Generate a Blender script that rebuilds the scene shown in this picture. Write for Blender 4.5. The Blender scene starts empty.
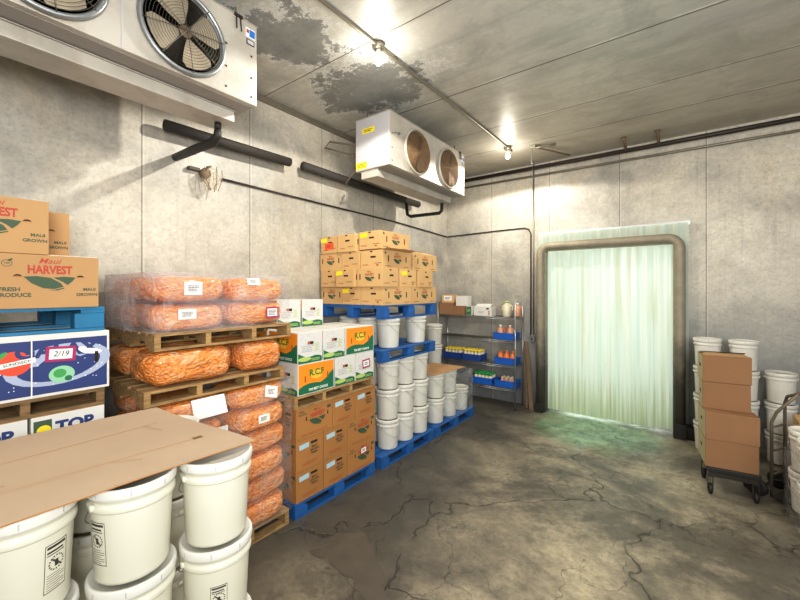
import bpy, bmesh, math, random
from mathutils import Vector, Matrix, noise
random.seed(7)
R = math.radians
S = bpy.context.scene
C = S.collection

# ------------------------------------------------------------------ room constants (metres)
XL, YB, ZC = -4.15, 7.30, 4.58        # left wall, back wall, ceiling
XR, YF = 3.4, -3.2

# ------------------------------------------------------------------ materials
class N:
    """small node-tree writer"""
    def __init__(s, name):
        s.m = bpy.data.materials.new(name); s.m.use_nodes = True
        s.t = s.m.node_tree; s.t.nodes.clear()
        s.out = s.t.nodes.new('ShaderNodeOutputMaterial')
    def n(s, typ, ins=None, **kw):
        nd = s.t.nodes.new(typ)
        for k, v in kw.items(): setattr(nd, k, v)
        for k, v in (ins or {}).items(): s.set(nd, k, v)
        return nd
    def set(s, nd, k, v):
        sock = nd.inputs[k]
        if isinstance(v, bpy.types.NodeSocket): s.t.links.new(v, sock)
        elif isinstance(v, (tuple, list)) and len(v) == 3 and sock.type == 'RGBA': sock.default_value = (*v, 1)
        else: sock.default_value = v
    def coord(s, which='Object', scale=(1,1,1), loc=(0,0,0)):
        tc = s.n('ShaderNodeTexCoord')
        mp = s.n('ShaderNodeMapping', {'Vector': tc.outputs[which], 'Scale': scale, 'Location': loc})
        return mp.outputs[0]
    def noise(s, vec, scale, detail=4, rough=.55, dist=0.):
        return s.n('ShaderNodeTexNoise', {'Vector': vec, 'Scale': scale, 'Detail': detail, 'Roughness': rough, 'Distortion': dist}).outputs['Fac']
    def ramp(s, fac, stops, interp='LINEAR'):
        r = s.n('ShaderNodeValToRGB', {'Fac': fac}); e = r.color_ramp.elements
        r.color_ramp.interpolation = interp
        while len(e) < len(stops): e.new(.5)
        for el, (p, c) in zip(e, stops):
            el.position = p
            el.color = (c, c, c, 1) if isinstance(c, (int, float)) else (*c, 1)
        return r.outputs['Color']
    def mix(s, fac, a, b, mode='MIX'):
        m = s.n('ShaderNodeMix', data_type='RGBA', blend_type=mode)
        s.set(m, 0, fac); s.set(m, 6, a); s.set(m, 7, b)
        return m.outputs[2]
    def math(s, op, a, b=0., c=0.):
        m = s.n('ShaderNodeMath', operation=op)
        s.set(m, 0, a); s.set(m, 1, b)
        if op in ('MULTIPLY_ADD', 'COMPARE', 'SMOOTH_MIN'): s.set(m, 2, c)
        return m.outputs[0]
    def bump(s, h, strength=.3, dist=.01):
        return s.n('ShaderNodeBump', {'Height': h, 'Strength': strength, 'Distance': dist}).outputs[0]
    def bsdf(s, **kw):
        nm = {'color': 'Base Color', 'rough': 'Roughness', 'metal': 'Metallic', 'normal': 'Normal', 'coat': 'Coat Weight',
              'coatr': 'Coat Roughness', 'emit': 'Emission Color', 'es': 'Emission Strength', 'spec': 'Specular IOR Level', 'sss': 'Subsurface Weight'}
        b = s.n('ShaderNodeBsdfPrincipled')
        for k, v in kw.items(): s.set(b, nm[k], v)
        return b.outputs[0]
    def done(s, sh):
        s.t.links.new(sh, s.out.inputs['Surface']); return s.m
    def sep(s, vec):
        return s.n('ShaderNodeSeparateXYZ', {'Vector': vec}).outputs

def lin(r, g, b):
    f = lambda c: (c/255/12.92) if c/255 <= .04045 else ((c/255+.055)/1.055)**2.4
    return (f(r), f(g), f(b))

def plain(name, col, rough=.5, metal=0., var=.12, scale=8, bump=0.):
    m = N(name); v = m.coord()
    n1 = m.noise(v, scale, 5)
    c = m.mix(n1, tuple(x*(1-var) for x in col), tuple(min(1, x*(1+var)) for x in col))
    kw = dict(color=c, rough=rough, metal=metal)
    if bump: kw['normal'] = m.bump(m.noise(v, scale*6, 3), bump, .004)
    return m.done(m.bsdf(**kw))

def cardboard(name, col, rough=.85):
    m = N(name); v = m.coord()
    oi = m.n('ShaderNodeObjectInfo').outputs['Random']
    n1 = m.noise(v, 3, 5); fib = m.noise(m.coord(scale=(4, 4, 90)), 3, 3)
    c = m.mix(n1, tuple(x*.84 for x in col), tuple(min(1, x*1.1) for x in col))
    c = m.mix(m.math('MULTIPLY', oi, .28), c, tuple(x*.66 for x in col))
    c = m.mix(m.math('MULTIPLY', fib, .16), c, tuple(x*.7 for x in col))
    return m.done(m.bsdf(color=c, rough=rough, spec=.25, normal=m.bump(fib, .08, .003)))

def wood(name, col):
    m = N(name); v = m.coord(scale=(10, 1.5, 10))
    oi = m.n('ShaderNodeObjectInfo').outputs['Random']
    g = m.noise(v, 5, 6, .65, .6); d = m.noise(m.coord(), 4, 5)
    c = m.mix(m.ramp(g, [(.32, 0.), (.66, 1.)]), tuple(x*.42 for x in col), tuple(min(1, x*1.35) for x in col))
    c = m.mix(m.math('MULTIPLY', d, .55), c, tuple(x*.5 for x in col))
    return m.done(m.bsdf(color=c, rough=.85, normal=m.bump(g, .3, .004)))

def lines(m, coord, period, offset, width):
    """1 on thin periodic lines"""
    f = m.math('FRACT', m.math('DIVIDE', m.math('SUBTRACT', coord, offset - period/2), period))
    return m.math('LESS_THAN', m.math('ABSOLUTE', m.math('SUBTRACT', f, .5)), width/period/2)

def wall_mat(name, axis, offset):
    m = N(name); v = m.coord(); x, y, z = m.sep(v)
    a = (x, y)[axis]
    big = m.noise(v, .55, 4, .6, .4); mid = m.noise(v, 2.6, 9, .74, .2); fine = m.noise(v, 34, 4, .7)
    streak = m.noise(m.coord(scale=(9, 9, .5)), 1.6, 5, .65)
    c = m.mix(m.ramp(big, [(.3, 0.), (.7, 1.)]), lin(162, 160, 154), lin(220, 212, 194))
    c = m.mix(m.math('MULTIPLY', m.ramp(mid, [(.38, 0.), (.64, 1.)]), .42), c, lin(226, 221, 208))
    c = m.mix(m.math('MULTIPLY', m.ramp(streak, [(.55, 0.), (.75, 1.)]), .22), c, lin(106, 108, 108))
    c = m.mix(m.math('MULTIPLY', m.ramp(fine, [(.33, 1.), (.48, 0.)]), .30), c, lin(112, 108, 100))
    c = m.mix(m.math('MULTIPLY', m.ramp(m.noise(m.coord(scale=(1, 1, .5), loc=(2, 5, 1)), .9, 7, .7), [(.52, 0.), (.68, 1.)]), .32), c, lin(186, 160, 116))
    # darker, bluer grey toward the ground
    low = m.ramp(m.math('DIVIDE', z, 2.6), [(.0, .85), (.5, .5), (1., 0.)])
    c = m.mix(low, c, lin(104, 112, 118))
    sp_ = m.n('ShaderNodeTexVoronoi', {'Vector': v, 'Scale': 26.}).outputs['Color']
    c = m.mix(m.math('MULTIPLY', m.sep(sp_)[0], .16), c, lin(96, 96, 92))
    lu = m.ramp(m.noise(m.coord(loc=(3, 1, 7)), .8, 8, .72, .3), [(.46, 0.), (.62, 1.)])
    c = m.mix(m.math('MULTIPLY', lu, .42), c, lin(110, 111, 110))
    sm = lines(m, a, 1.13, offset, .012); hl = lines(m, a, 1.13, offset + .016, .014)
    c = m.mix(m.math('MULTIPLY', sm, .6), c, lin(70, 68, 66)); c = m.mix(m.math('MULTIPLY', hl, .3), c, lin(222, 218, 206))  # pale highlight painted along one edge of each seam
    h = m.math('ADD', m.math('MULTIPLY', fine, .3), mid)
    rough = m.ramp(mid, [(.3, .42), (.7, .62)])
    return m.done(m.bsdf(color=c, rough=rough, metal=.12, normal=m.bump(h, .12, .01)))

def ceiling_mat():
    m = N('galvanized_ceiling'); v = m.coord(); x, y, z = m.sep(v)
    big = m.noise(v, .6, 4, .6); mid = m.noise(v, 2.2, 7, .7, .4); fine = m.noise(v, 22, 4); rag = m.noise(v, 3.0, 12, .80)
    c = m.mix(m.ramp(big, [(.3, 0.), (.7, 1.)]), lin(186, 187, 182), lin(214, 211, 200))
    c = m.mix(m.math('MULTIPLY', fine, .3), c, lin(118, 118, 114))
    c = m.mix(m.math('MULTIPLY', m.ramp(m.noise(v, 1.3, 7, .72, .6), [(.48, 0.), (.62, 1.)]), .3), c, lin(104, 103, 98))
    # flaked coating: two ragged patches over the left part of the room
    def patch(px, py, r, sx):
        dx = m.math('DIVIDE', m.math('SUBTRACT', x, px), sx); dy = m.math('SUBTRACT', y, py)
        d = m.math('SQRT', m.math('ADD', m.math('MULTIPLY', dx, dx), m.math('MULTIPLY', dy, dy)))
        q = m.math('ADD', m.math('DIVIDE', d, r), m.math('MULTIPLY', m.math('SUBTRACT', rag, .5), 3.4))
        return q
    p1 = patch(-3.0, 2.25, .55, 1.0); p2 = patch(-2.95, 3.42, .60, 1.5)
    p = m.math('MINIMUM', p1, p2)
    c = m.mix(m.math('MULTIPLY', m.ramp(p, [(.8, 1.), (2.1, 0.)]), .75), c, lin(226, 228, 228))
    c = m.mix(m.math('MULTIPLY', m.ramp(p, [(.74, 1.), (.80, 0.)]), .85), c, m.mix(m.ramp(rag, [(.35, 0.), (.65, 1.)]), lin(84, 86, 82), lin(140, 142, 138)))
    st = m.noise(m.coord(scale=(.6, 3.2, 1), loc=(2, 0, 0)), 1.3, 7, .7)
    c = m.mix(m.math('MULTIPLY', m.ramp(st, [(.45, 0.), (.65, 1.)]), .45), c, lin(146, 149, 144))
    # rust haze toward the back-left corner
    c = m.mix(m.math('MULTIPLY', m.ramp(m.math('DIVIDE', y, 7.3), [(.5, 0.), (.85, 1.)]), .25), c, lin(182, 160, 122))
    tot = None; hi = None
    for y0, w in ((-1.2, .012), (.2, .012), (1.45, .012), (2.75, .014), (4.11, .02), (5.29, .015), (6.15, .02)):
        s_ = m.math('LESS_THAN', m.math('ABSOLUTE', m.math('SUBTRACT', m.math('ADD', y, m.math('MULTIPLY', m.math('SUBTRACT', mid, .5), .012)), y0)), w/2)
        h_ = m.math('LESS_THAN', m.math('ABSOLUTE', m.math('SUBTRACT', y, y0 - .022)), .012)
        tot = s_ if tot is None else m.math('MAXIMUM', tot, s_); hi = h_ if hi is None else m.math('MAXIMUM', hi, h_)
    c = m.mix(m.math('MULTIPLY', hi, m.ramp(m.noise(v, 3, 3), [(.45, 0.), (.6, .5)])), c, lin(235, 232, 222))  # light-catching seam edges painted into the colour
    c = m.mix(m.math('MULTIPLY', tot, .85), c, lin(84, 78, 66))
    return m.done(m.bsdf(color=c, rough=m.ramp(mid, [(.3, .36), (.7, .52)]), metal=.2, normal=m.bump(m.math('ADD', big, m.math('MULTIPLY', mid, .12)), .25, .05)))

def floor_mat():
    m = N('stained_concrete'); v = m.coord(); x, y, z = m.sep(v)
    big = m.noise(v, .55, 5, .62, .5); mid = m.noise(v, 1.7, 10, .74, .3); fine = m.noise(v, 18, 8, .8); sp = m.noise(v, 60, 2)
    c = m.mix(m.ramp(mid, [(.3, 0.), (.68, 1.)]), lin(90, 84, 71), lin(184, 173, 148))
    c = m.mix(m.math('MULTIPLY', m.ramp(big, [(.42, 0.), (.62, 1.)]), .5), c, lin(204, 194, 164))
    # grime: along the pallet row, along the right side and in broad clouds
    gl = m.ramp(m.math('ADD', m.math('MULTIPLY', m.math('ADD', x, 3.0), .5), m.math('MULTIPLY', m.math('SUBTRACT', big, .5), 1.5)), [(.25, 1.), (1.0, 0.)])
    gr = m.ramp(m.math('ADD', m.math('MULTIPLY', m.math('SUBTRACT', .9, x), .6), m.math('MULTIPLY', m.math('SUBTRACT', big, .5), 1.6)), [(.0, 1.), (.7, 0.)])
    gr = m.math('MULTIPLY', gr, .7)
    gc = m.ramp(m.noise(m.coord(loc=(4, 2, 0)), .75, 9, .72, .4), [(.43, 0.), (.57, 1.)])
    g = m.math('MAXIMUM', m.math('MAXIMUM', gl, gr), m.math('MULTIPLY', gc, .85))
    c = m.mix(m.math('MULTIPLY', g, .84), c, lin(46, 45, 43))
    c = m.mix(m.math('MULTIPLY', m.ramp(fine, [(.34, 1.), (.56, 0.)]), .5), c, lin(66, 61, 52))
    c = m.mix(m.math('MULTIPLY', m.ramp(sp, [(.26, 1.), (.31, 0.)]), .6), c, lin(38, 36, 32))
    # cracks: two scales of warped cell borders, broken up by noise
    wv = m.n('ShaderNodeVectorMath', {0: v, 1: m.n('ShaderNodeTexNoise', {'Vector': v, 'Scale': 1.8, 'Detail': 6.}).outputs['Color']}, operation='ADD').outputs[0]
    def crack(sc, w, off):
        q = m.n('ShaderNodeTexVoronoi', {'Vector': wv, 'Scale': sc}, feature='DISTANCE_TO_EDGE').outputs['Distance']
        k = m.ramp(q, [(0., 1.), (w, 0.)])
        return m.math('MULTIPLY', k, m.ramp(m.noise(m.coord(loc=off), 1.3, 4), [(.38, 0.), (.5, 1.)]))
    cr = m.math('MAXIMUM', crack(.62, .012, (1, 3, 0)), m.math('MULTIPLY', crack(1.15, .008, (7, 1, 0)), .6))
    soft = m.math('MULTIPLY', crack(.55, .09, (1, 3, 0)), .4)
    c = m.mix(soft, c, lin(48, 46, 42)); c = m.mix(m.math('MULTIPLY', cr, .75), c, lin(26, 24, 22))
    # damp, worn area before the doorway, with the curtain's green light painted in
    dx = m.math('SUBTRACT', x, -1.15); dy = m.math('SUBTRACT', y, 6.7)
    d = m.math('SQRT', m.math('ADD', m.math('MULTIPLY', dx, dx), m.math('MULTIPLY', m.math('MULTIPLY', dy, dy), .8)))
    wet_glow = m.ramp(m.math('ADD', d, m.math('MULTIPLY', m.math('SUBTRACT', mid, .5), 2.4)), [(.5, 1.), (1.9, 0.)])
    c = m.mix(m.math('MULTIPLY', wet_glow, .68), c, m.mix(m.ramp(m.noise(v, 4, 9, .75, .6), [(.4, 0.), (.6, 1.)]), lin(88, 106, 88), lin(176, 198, 172)))
    green_spill = m.ramp(m.math('ADD', d, m.math('MULTIPLY', m.math('SUBTRACT', big, .5), 1.5)), [(.8, 1.), (4.4, 0.)])  # wider spill of green doorway light, tinted into the concrete
    c = m.mix(m.math('MULTIPLY', green_spill, .6), c, (.62, 1., .70), 'MULTIPLY')
    rough = m.math('SUBTRACT', m.ramp(mid, [(.3, .36), (.7, .62)]), m.math('MULTIPLY', wet_glow, .22))
    h = m.math('SUBTRACT', m.math('ADD', mid, m.math('MULTIPLY', fine, .35)), m.math('MULTIPLY', cr, .8))
    return m.done(m.bsdf(color=c, rough=rough, normal=m.bump(h, .5, .02)))

def carrot_mat(name, seed):
    m = N(name); v = m.coord(scale=(1, 1, 1), loc=(seed, seed*2, 0))
    oi = m.n('ShaderNodeObjectInfo').outputs['Random']
    w = m.n('ShaderNodeVectorMath', {0: v, 1: m.n('ShaderNodeVectorMath', {0: m.n('ShaderNodeTexNoise', {'Vector': v, 'Scale': 7., 'Detail': 2.}).outputs['Color'], 3: .10}, operation='SCALE').outputs[0]}, operation='ADD').outputs[0]
    mp = m.n('ShaderNodeMapping', {'Vector': w, 'Scale': (24, 15, 30), 'Rotation': (.2, .3, .5)}).outputs[0]
    vo = m.n('ShaderNodeTexVoronoi', {'Vector': mp, 'Scale': 2.0})
    dist = vo.outputs['Distance']; ci = m.sep(vo.outputs['Color'])[0]
    c = m.ramp(dist, [(0., lin(250, 178, 92)), (.45, lin(240, 142, 58)), (.95, lin(162, 82, 34))])  # shade in the creases between carrots painted as darker orange
    c = m.mix(m.math('MULTIPLY', ci, .4), c, lin(246, 166, 84))
    film = m.noise(m.coord(scale=(3, 3, 9), loc=(seed*3, 1, 5)), 2.2, 6, .7, 1.2)
    fm = m.math('MULTIPLY', m.ramp(film, [(.50, 0.), (.66, 1.)]), .55)
    c = m.mix(fm, c, lin(244, 214, 176))
    c = m.mix(m.math('MULTIPLY', oi, .18), c, lin(168, 84, 48))
    h = m.math('SUBTRACT', m.math('MULTIPLY', film, .7), m.math('MULTIPLY', dist, .8))
    return m.done(m.bsdf(color=c, rough=.38, coat=.7, coatr=.18, normal=m.bump(h, .8, .02)))

def film_mat(name, tint, dens, scale, haze=False):
    m = N(name); v = m.coord()
    n1 = m.noise(v, scale, 6, .68, 1.0); n2 = m.noise(m.coord(scale=(1, 1, 6)), scale*2, 4, .6, 2.)
    f = m.math('MULTIPLY', m.math('MAXIMUM', m.ramp(n1, [(.42, 0.), (.72, 1.)]), m.ramp(n2, [(.56, 0.), (.66, .8)])), dens)
    f = m.math('ADD', f, .03)
    if haze:
        x, y, z = m.sep(v)
        g = m.ramp(m.math('ADD', m.math('ADD', m.math('MULTIPLY', y, -1.1), m.math('MULTIPLY', x, -.9)), m.math('MULTIPLY', n1, .8)), [(.55, 0.), (1.0, .5)])
        f = m.math('ADD', f, m.math('MULTIPLY', g, m.math('ADD', .45, n2)))
    tr = m.n('ShaderNodeBsdfTransparent', {'Color': (1, 1, 1)}).outputs[0]
    pl = m.bsdf(color=tint, rough=.25, coat=.5, normal=m.bump(m.math('ADD', n1, n2), .7, .02))
    return m.done(m.n('ShaderNodeMixShader', {0: f, 1: tr, 2: pl}).outputs[0])

def curtain_mat():
    m = N('strip_curtain_vinyl'); v = m.coord(); x, y, z = m.sep(v)
    st = m.noise(m.coord(scale=(14, 1, .25)), 1.4, 5, .6); mid = m.noise(v, 2.5, 5)
    c = m.mix(m.ramp(st, [(.38, 0.), (.62, 1.)]), lin(214, 234, 224), lin(238, 244, 230))
    c = m.mix(m.math('MULTIPLY', m.ramp(m.noise(m.coord(scale=(9, 1, .4), loc=(3, 0, 0)), 1.2, 4), [(.52, 0.), (.66, 1.)]), .6), c, lin(212, 212, 178))
    low = m.ramp(m.math('ADD', m.math('DIVIDE', m.math('ADD', z, 3.24), 1.3), m.math('MULTIPLY', m.math('SUBTRACT', st, .5), 1.6)), [(.0, 1.), (.55, 0.)])
    c = m.mix(m.math('MULTIPLY', low, .7), c, lin(160, 168, 112))
    c = m.mix(m.math('MULTIPLY', m.ramp(m.noise(m.coord(scale=(5, 1, 1.2), loc=(1, 0, 4)), 2.2, 5, .7), [(.6, 0.), (.72, 1.)]), .35), c, lin(180, 206, 196))
    tl = m.n('ShaderNodeBsdfTranslucent', {'Color': c}).outputs[0]
    df = m.bsdf(color=c, rough=.22)
    tr = m.n('ShaderNodeBsdfTransparent', {'Color': lin(214, 232, 226)}).outputs[0]
    a = m.n('ShaderNodeMixShader', {0: .5, 1: tl, 2: df}).outputs[0]
    return m.done(m.n('ShaderNodeMixShader', {0: .12, 1: a, 2: tr}).outputs[0])

def frame_mat():
    m = N('scuffed_door_surround'); v = m.coord(); x, y, z = m.sep(v)
    n1 = m.noise(v, 5, 6, .7); n2 = m.noise(v, 30, 4)
    c = m.mix(n1, lin(118, 112, 98), lin(188, 180, 158))
    c = m.mix(m.math('MULTIPLY', n2, .4), c, lin(90, 74, 52))
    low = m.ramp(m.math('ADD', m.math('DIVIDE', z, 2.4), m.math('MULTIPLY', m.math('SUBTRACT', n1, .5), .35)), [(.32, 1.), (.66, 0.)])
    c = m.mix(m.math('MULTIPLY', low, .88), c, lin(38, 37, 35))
    return m.done(m.bsdf(color=c, rough=.6, metal=.2, normal=m.bump(n2, .2, .004)))

def soiled(name, col):
    m = N(name); v = m.coord()
    n1 = m.noise(v, 2.2, 7, .7); n2 = m.noise(m.coord(scale=(6, 6, 1)), 1.5, 6, .7)
    c = m.mix(m.math('MULTIPLY', m.ramp(n1, [(.44, 0.), (.64, 1.)]), .45), col, lin(138, 132, 120))
    c = m.mix(m.math('MULTIPLY', m.ramp(n2, [(.54, 0.), (.7, 1.)]), .35), c, lin(150, 126, 92))
    return m.done(m.bsdf(color=c, rough=.42, metal=.1))

def emis(name, col, s):
    m = N(name); e = m.n('ShaderNodeEmission', {'Color': col, 'Strength': s}).outputs[0]
    return m.done(e)

M = dict(
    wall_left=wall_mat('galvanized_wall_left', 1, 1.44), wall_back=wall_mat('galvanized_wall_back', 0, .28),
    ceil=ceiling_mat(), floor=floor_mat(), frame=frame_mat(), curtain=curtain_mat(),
    carton=cardboard('kraft_carton', lin(188, 150, 106)), carton_far=cardboard('tan_carton', lin(212, 174, 122)),
    carton_floor=cardboard('ochre_carton', lin(180, 128, 72)),
    carton_plain=cardboard('plain_brown_carton', lin(150, 113, 80)), sheet=cardboard('cardboard_sheet', lin(188, 167, 144)),
    carton_side_lit=cardboard('door_lit_carton_side', lin(186, 178, 140)),  # pale tone carries the doorway's greenish light on the side face
    white_card=plain('white_carton', lin(214, 213, 208), .7, var=.06), navy=plain('navy_print', lin(30, 52, 112), .6, var=.15, scale=5),
    rcf_orange=plain('orange_print', lin(240, 146, 28), .6, var=.05), rcf_side=plain('burnt_orange_print', lin(204, 98, 40), .6), green=plain('green_print', lin(20, 108, 74), .6, var=.1),
    lime=plain('lime_print', lin(176, 200, 110), .6), yellow=plain('yellow_sticker', lin(244, 222, 30), .6, var=.05), dkgreen=plain('leaf_green_print', lin(60, 84, 62), .7),
    rcf_glow=plain('light_orange_print', lin(244, 190, 60), .6, var=.05), rcf_text=plain('rcf_lettering', lin(52, 120, 40), .6), redprint=plain('red_print', lin(172, 62, 46), .7), brownprint=plain('brown_print', lin(166, 92, 50), .75), darkprint=plain('dark_print', lin(52, 50, 44), .75),
    greyprint=plain('grey_print', lin(176, 178, 180), .7), hole=plain('hand_hole', lin(40, 28, 18), .9), seam=plain('carton_seam', lin(120, 88, 54), .9), tape=plain('packing_tape', lin(206, 170, 118), .3, var=.05),
    bluelabel=plain('light_blue_label', lin(176, 206, 218), .6), paper=plain('white_paper', lin(240, 240, 238), .6, var=.03), magenta=plain('magenta_border', lin(160, 24, 92), .6), redtag=plain('orange_red_tag', lin(236, 84, 44), .6),
    tomato=plain('tomato_print', lin(222, 72, 40), .6), ring=plain('pale_ring_print', lin(160, 172, 198), .6), planet=plain('planet_print', lin(140, 196, 160), .6), leaf=plain('bright_green_print', lin(60, 150, 80), .6),
    pail=plain('white_pail_plastic', lin(214, 213, 205), .38, var=.03, scale=3), pail_green=plain('natural_pail_plastic', lin(212, 211, 194), .35, var=.04, scale=3), lid=plain('pail_lid_plastic', lin(219, 218, 210), .34, var=.03, scale=3),
    wire=plain('bail_wire', lin(170, 170, 168), .35, 1.), wood=wood('pallet_wood', lin(176, 142, 92)), wood_dark=wood('weathered_pallet_wood', lin(136, 108, 70)), blue=plain('blue_pallet_paint', lin(24, 88, 156), .7, var=.45, scale=6, bump=.3), teal=plain('teal_blue_pallet_paint', lin(22, 112, 154), .65, var=.3, scale=6, bump=.3),
    unit=soiled('white_unit_sheet_metal', lin(184, 179, 169)), unit_under=plain('unit_underside_metal', lin(150, 146, 140), .5, .2, var=.15, scale=4), unit_grey=plain('grey_unit_side', lin(186, 186, 190), .45, .15, var=.08, scale=3),
    rust=plain('dusty_fan_metal', lin(128, 110, 86), .6, .4, var=.3, scale=9), rustdark=plain('brown_dusty_grille', lin(122, 96, 66), .75, .1, var=.35, scale=12), blade=plain('fan_blade_metal', lin(158, 148, 130), .45, .2, var=.4, scale=6), guard=plain('guard_wire_metal', lin(112, 106, 96), .4, .8), ringm=plain('grey_fan_ring', lin(150, 154, 156), .35, .7, var=.2),
    black=plain('black_rubber', lin(28, 27, 26), .6, var=.25), dark=plain('dark_steel', lin(58, 52, 46), .5, .5, var=.25), insul=plain('black_pipe_insulation', lin(44, 41, 37), .75, var=.35, scale=12, bump=.4), pipe=plain('painted_steel_pipe', lin(120, 108, 92), .5, .4, var=.3), conduit=plain('galvanized_conduit', lin(138, 132, 118), .4, .6, var=.25), steel=plain('bright_wire_steel', lin(170, 172, 172), .32, .8, var=.15),
    bulb=emis('lit_bulb', (1., .93, .8), 22), glassy=film_mat('clouded_plastic_globe', lin(220, 206, 184), .8, 9), bluetub=plain('blue_crate_plastic', lin(24, 96, 190), .45, var=.15), navytub=plain('dark_blue_crate_plastic', lin(30, 66, 142), .45, var=.15),
    orange=plain('orange_juice', lin(232, 128, 60), .35, var=.1), yellowcap=plain('yellow_bottle_cap', lin(238, 214, 60), .4, var=.05), greencap=plain('green_bottle_cap', lin(30, 150, 70), .4), bottle=plain('milky_bottle', lin(224, 216, 190), .3, var=.1), peach=plain('peach_bottle', lin(214, 160, 130), .35, var=.15),
    film=film_mat('stretch_film', lin(240, 232, 236), .30, 3.0, True), film_low=film_mat('stretch_film_low', lin(240, 228, 220), .26, 3.0), film_haze=film_mat('hazy_stretch_film', lin(222, 208, 226), 1.05, 5.), film_clear=film_mat('clear_film', lin(236, 240, 240), .3, 7.), greypaint=plain('grey_switch_box', lin(128, 130, 130), .5, .2), plank=wood('leaning_plank_wood', lin(120, 96, 70)), hdr=plain('header_rail_metal', lin(200, 204, 206), .35, .6), vest=plain('vestibule_white', lin(226, 230, 228), .7, var=.03), bluesq=plain('blue_plate', lin(30, 110, 190), .5), patchf=plain('dark_floor_patch', lin(84, 77, 66), .6, var=.45, scale=5, bump=.5),
)
CARROT = [carrot_mat('carrots_in_clear_bag', 1.3), carrot_mat('pale_carrots_in_clear_bag', 4.7)]

# ------------------------------------------------------------------ mesh builder
_txt = {}
def text_geo(s, bold=0., shear=0.):
    k = (s, bold, shear)
    if k not in _txt:
        cu = bpy.data.curves.new('t', 'FONT'); cu.body = s; cu.size = 1; cu.offset = bold; cu.shear = shear
        cu.align_x = 'CENTER'; cu.align_y = 'CENTER'; cu.resolution_u = 3
        ob = bpy.data.objects.new('t', cu); C.objects.link(ob)
        me = bpy.data.meshes.new_from_object(ob.evaluated_get(bpy.context.evaluated_depsgraph_get()))
        _txt[k] = ([v.co.copy() for v in me.vertices], [tuple(p.vertices) for p in me.polygons])
        bpy.data.meshes.remove(me); bpy.data.objects.remove(ob); bpy.data.curves.remove(cu)
    return _txt[k]

class MB:
    def __init__(s): s.b = bmesh.new(); s.mats = []
    def mi(s, m):
        m = M[m] if isinstance(m, str) else m
        if m not in s.mats: s.mats.append(m)
        return s.mats.index(m)
    def add(s, verts, faces, m, X=None, smooth=False):
        i = s.mi(m); vs = [s.b.verts.new((X @ Vector(v)) if X else v) for v in verts]
        for f in faces:
            try:
                q = s.b.faces.new([vs[k] for k in f]); q.material_index = i; q.smooth = smooth
            except ValueError: pass
        return s
    def box(s, c, d, m, X=None, bev=0.):
        x, y, z = d[0]/2, d[1]/2, d[2]/2
        if bev <= 0:
            v = [(c[0]+a*x, c[1]+b*y, c[2]+e*z) for a in (-1, 1) for b in (-1, 1) for e in (-1, 1)]
            f = [(0,1,3,2), (4,6,7,5), (0,4,5,1), (2,3,7,6), (0,2,6,4), (1,5,7,3)]
            return s.add(v, f, m, X)
        t = bmesh.new(); bmesh.ops.create_cube(t, size=1)
        for v in t.verts: v.co = Vector((v.co.x*d[0], v.co.y*d[1], v.co.z*d[2])) + Vector(c)
        bmesh.ops.bevel(t, geom=list(t.edges), offset=bev, segments=2, affect='EDGES', profile=.6)
        t.verts.index_update()
        s.add([v.co.copy() for v in t.verts], [[v.index for v in f.verts] for f in t.faces], m, X); t.free(); return s
    def span(s, a, b, m, bev=0.):
        return s.box([(a[i]+b[i])/2 for i in range(3)], [abs(b[i]-a[i]) for i in range(3)], m, None, bev)
    def lathe(s, prof, m, seg=28, X=None, c=(0, 0, 0), smooth=True):
        v = []; f = []; n = len(prof)
        for k in range(seg):
            a = 2*math.pi*k/seg
            for r, z in prof: v.append((c[0]+r*math.cos(a), c[1]+r*math.sin(a), c[2]+z))
        for k in range(seg):
            k2 = (k+1) % seg
            for j in range(n-1): f.append((k*n+j, k2*n+j, k2*n+j+1, k*n+j+1))
        if prof[0][0] > 1e-5: f.append([k*n for k in range(seg)][::-1])
        if prof[-1][0] > 1e-5: f.append([k*n+n-1 for k in range(seg)])
        return s.add(v, f, m, X, smooth)
    def tube(s, pts, r, m, seg=8, X=None, closed=False, caps=True):
        P = [Vector(p) for p in pts]; n = len(P); v = []; f = []; up = None
        rr = r if isinstance(r, (list, tuple)) else [r]*n
        for i in range(n):
            if closed: t = P[(i+1) % n] - P[i-1]
            else: t = P[min(i+1, n-1)] - P[max(i-1, 0)]
            t.normalize()
            if up is None: up = Vector((0, 0, 1)) if abs(t.z) < .9 else Vector((1, 0, 0))
            a = t.cross(up)
            if a.length < 1e-4: a = t.cross(Vector((1, .3, .2)))
            a.normalize(); b = a.cross(t).normalized(); up = b
            for k in range(seg):
                w = 2*math.pi*k/seg; v.append(P[i] + a*math.cos(w)*rr[i] + b*math.sin(w)*rr[i])
        for i in range(n if closed else n-1):
            j = (i+1) % n
            for k in range(seg):
                k2 = (k+1) % seg; f.append((i*seg+k, i*seg+k2, j*seg+k2, j*seg+k))
        if not closed and caps: f.append(list(range(seg))[::-1]); f.append([(n-1)*seg+k for k in range(seg)])
        return s.add(v, f, m, X, True)
    def poly(s, pts, m, X=None):
        return s.add(pts, [list(range(len(pts)))], m, X)
    def text(s, t, size, m, X, xs=1., bold=.02, shear=0., at=(0, 0), eps=.0012):
        v, f = text_geo(t, bold, shear)
        return s.add([(at[0]+p.x*size*xs, at[1]+p.y*size, eps) for p in v], f, m, X)
    def build(s, name, parent=None, loc=(0, 0, 0), rz=0., smooth=False):
        me = bpy.data.meshes.new(name); bmesh.ops.recalc_face_normals(s.b, faces=s.b.faces) if smooth else None
        s.b.to_mesh(me); s.b.free()
        for m in s.mats: me.materials.append(m)
        o = bpy.data.objects.new(name, me); C.objects.link(o); o.location = loc; o.rotation_euler = (0, 0, rz)
        if parent: o.parent = parent
        return o

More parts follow.
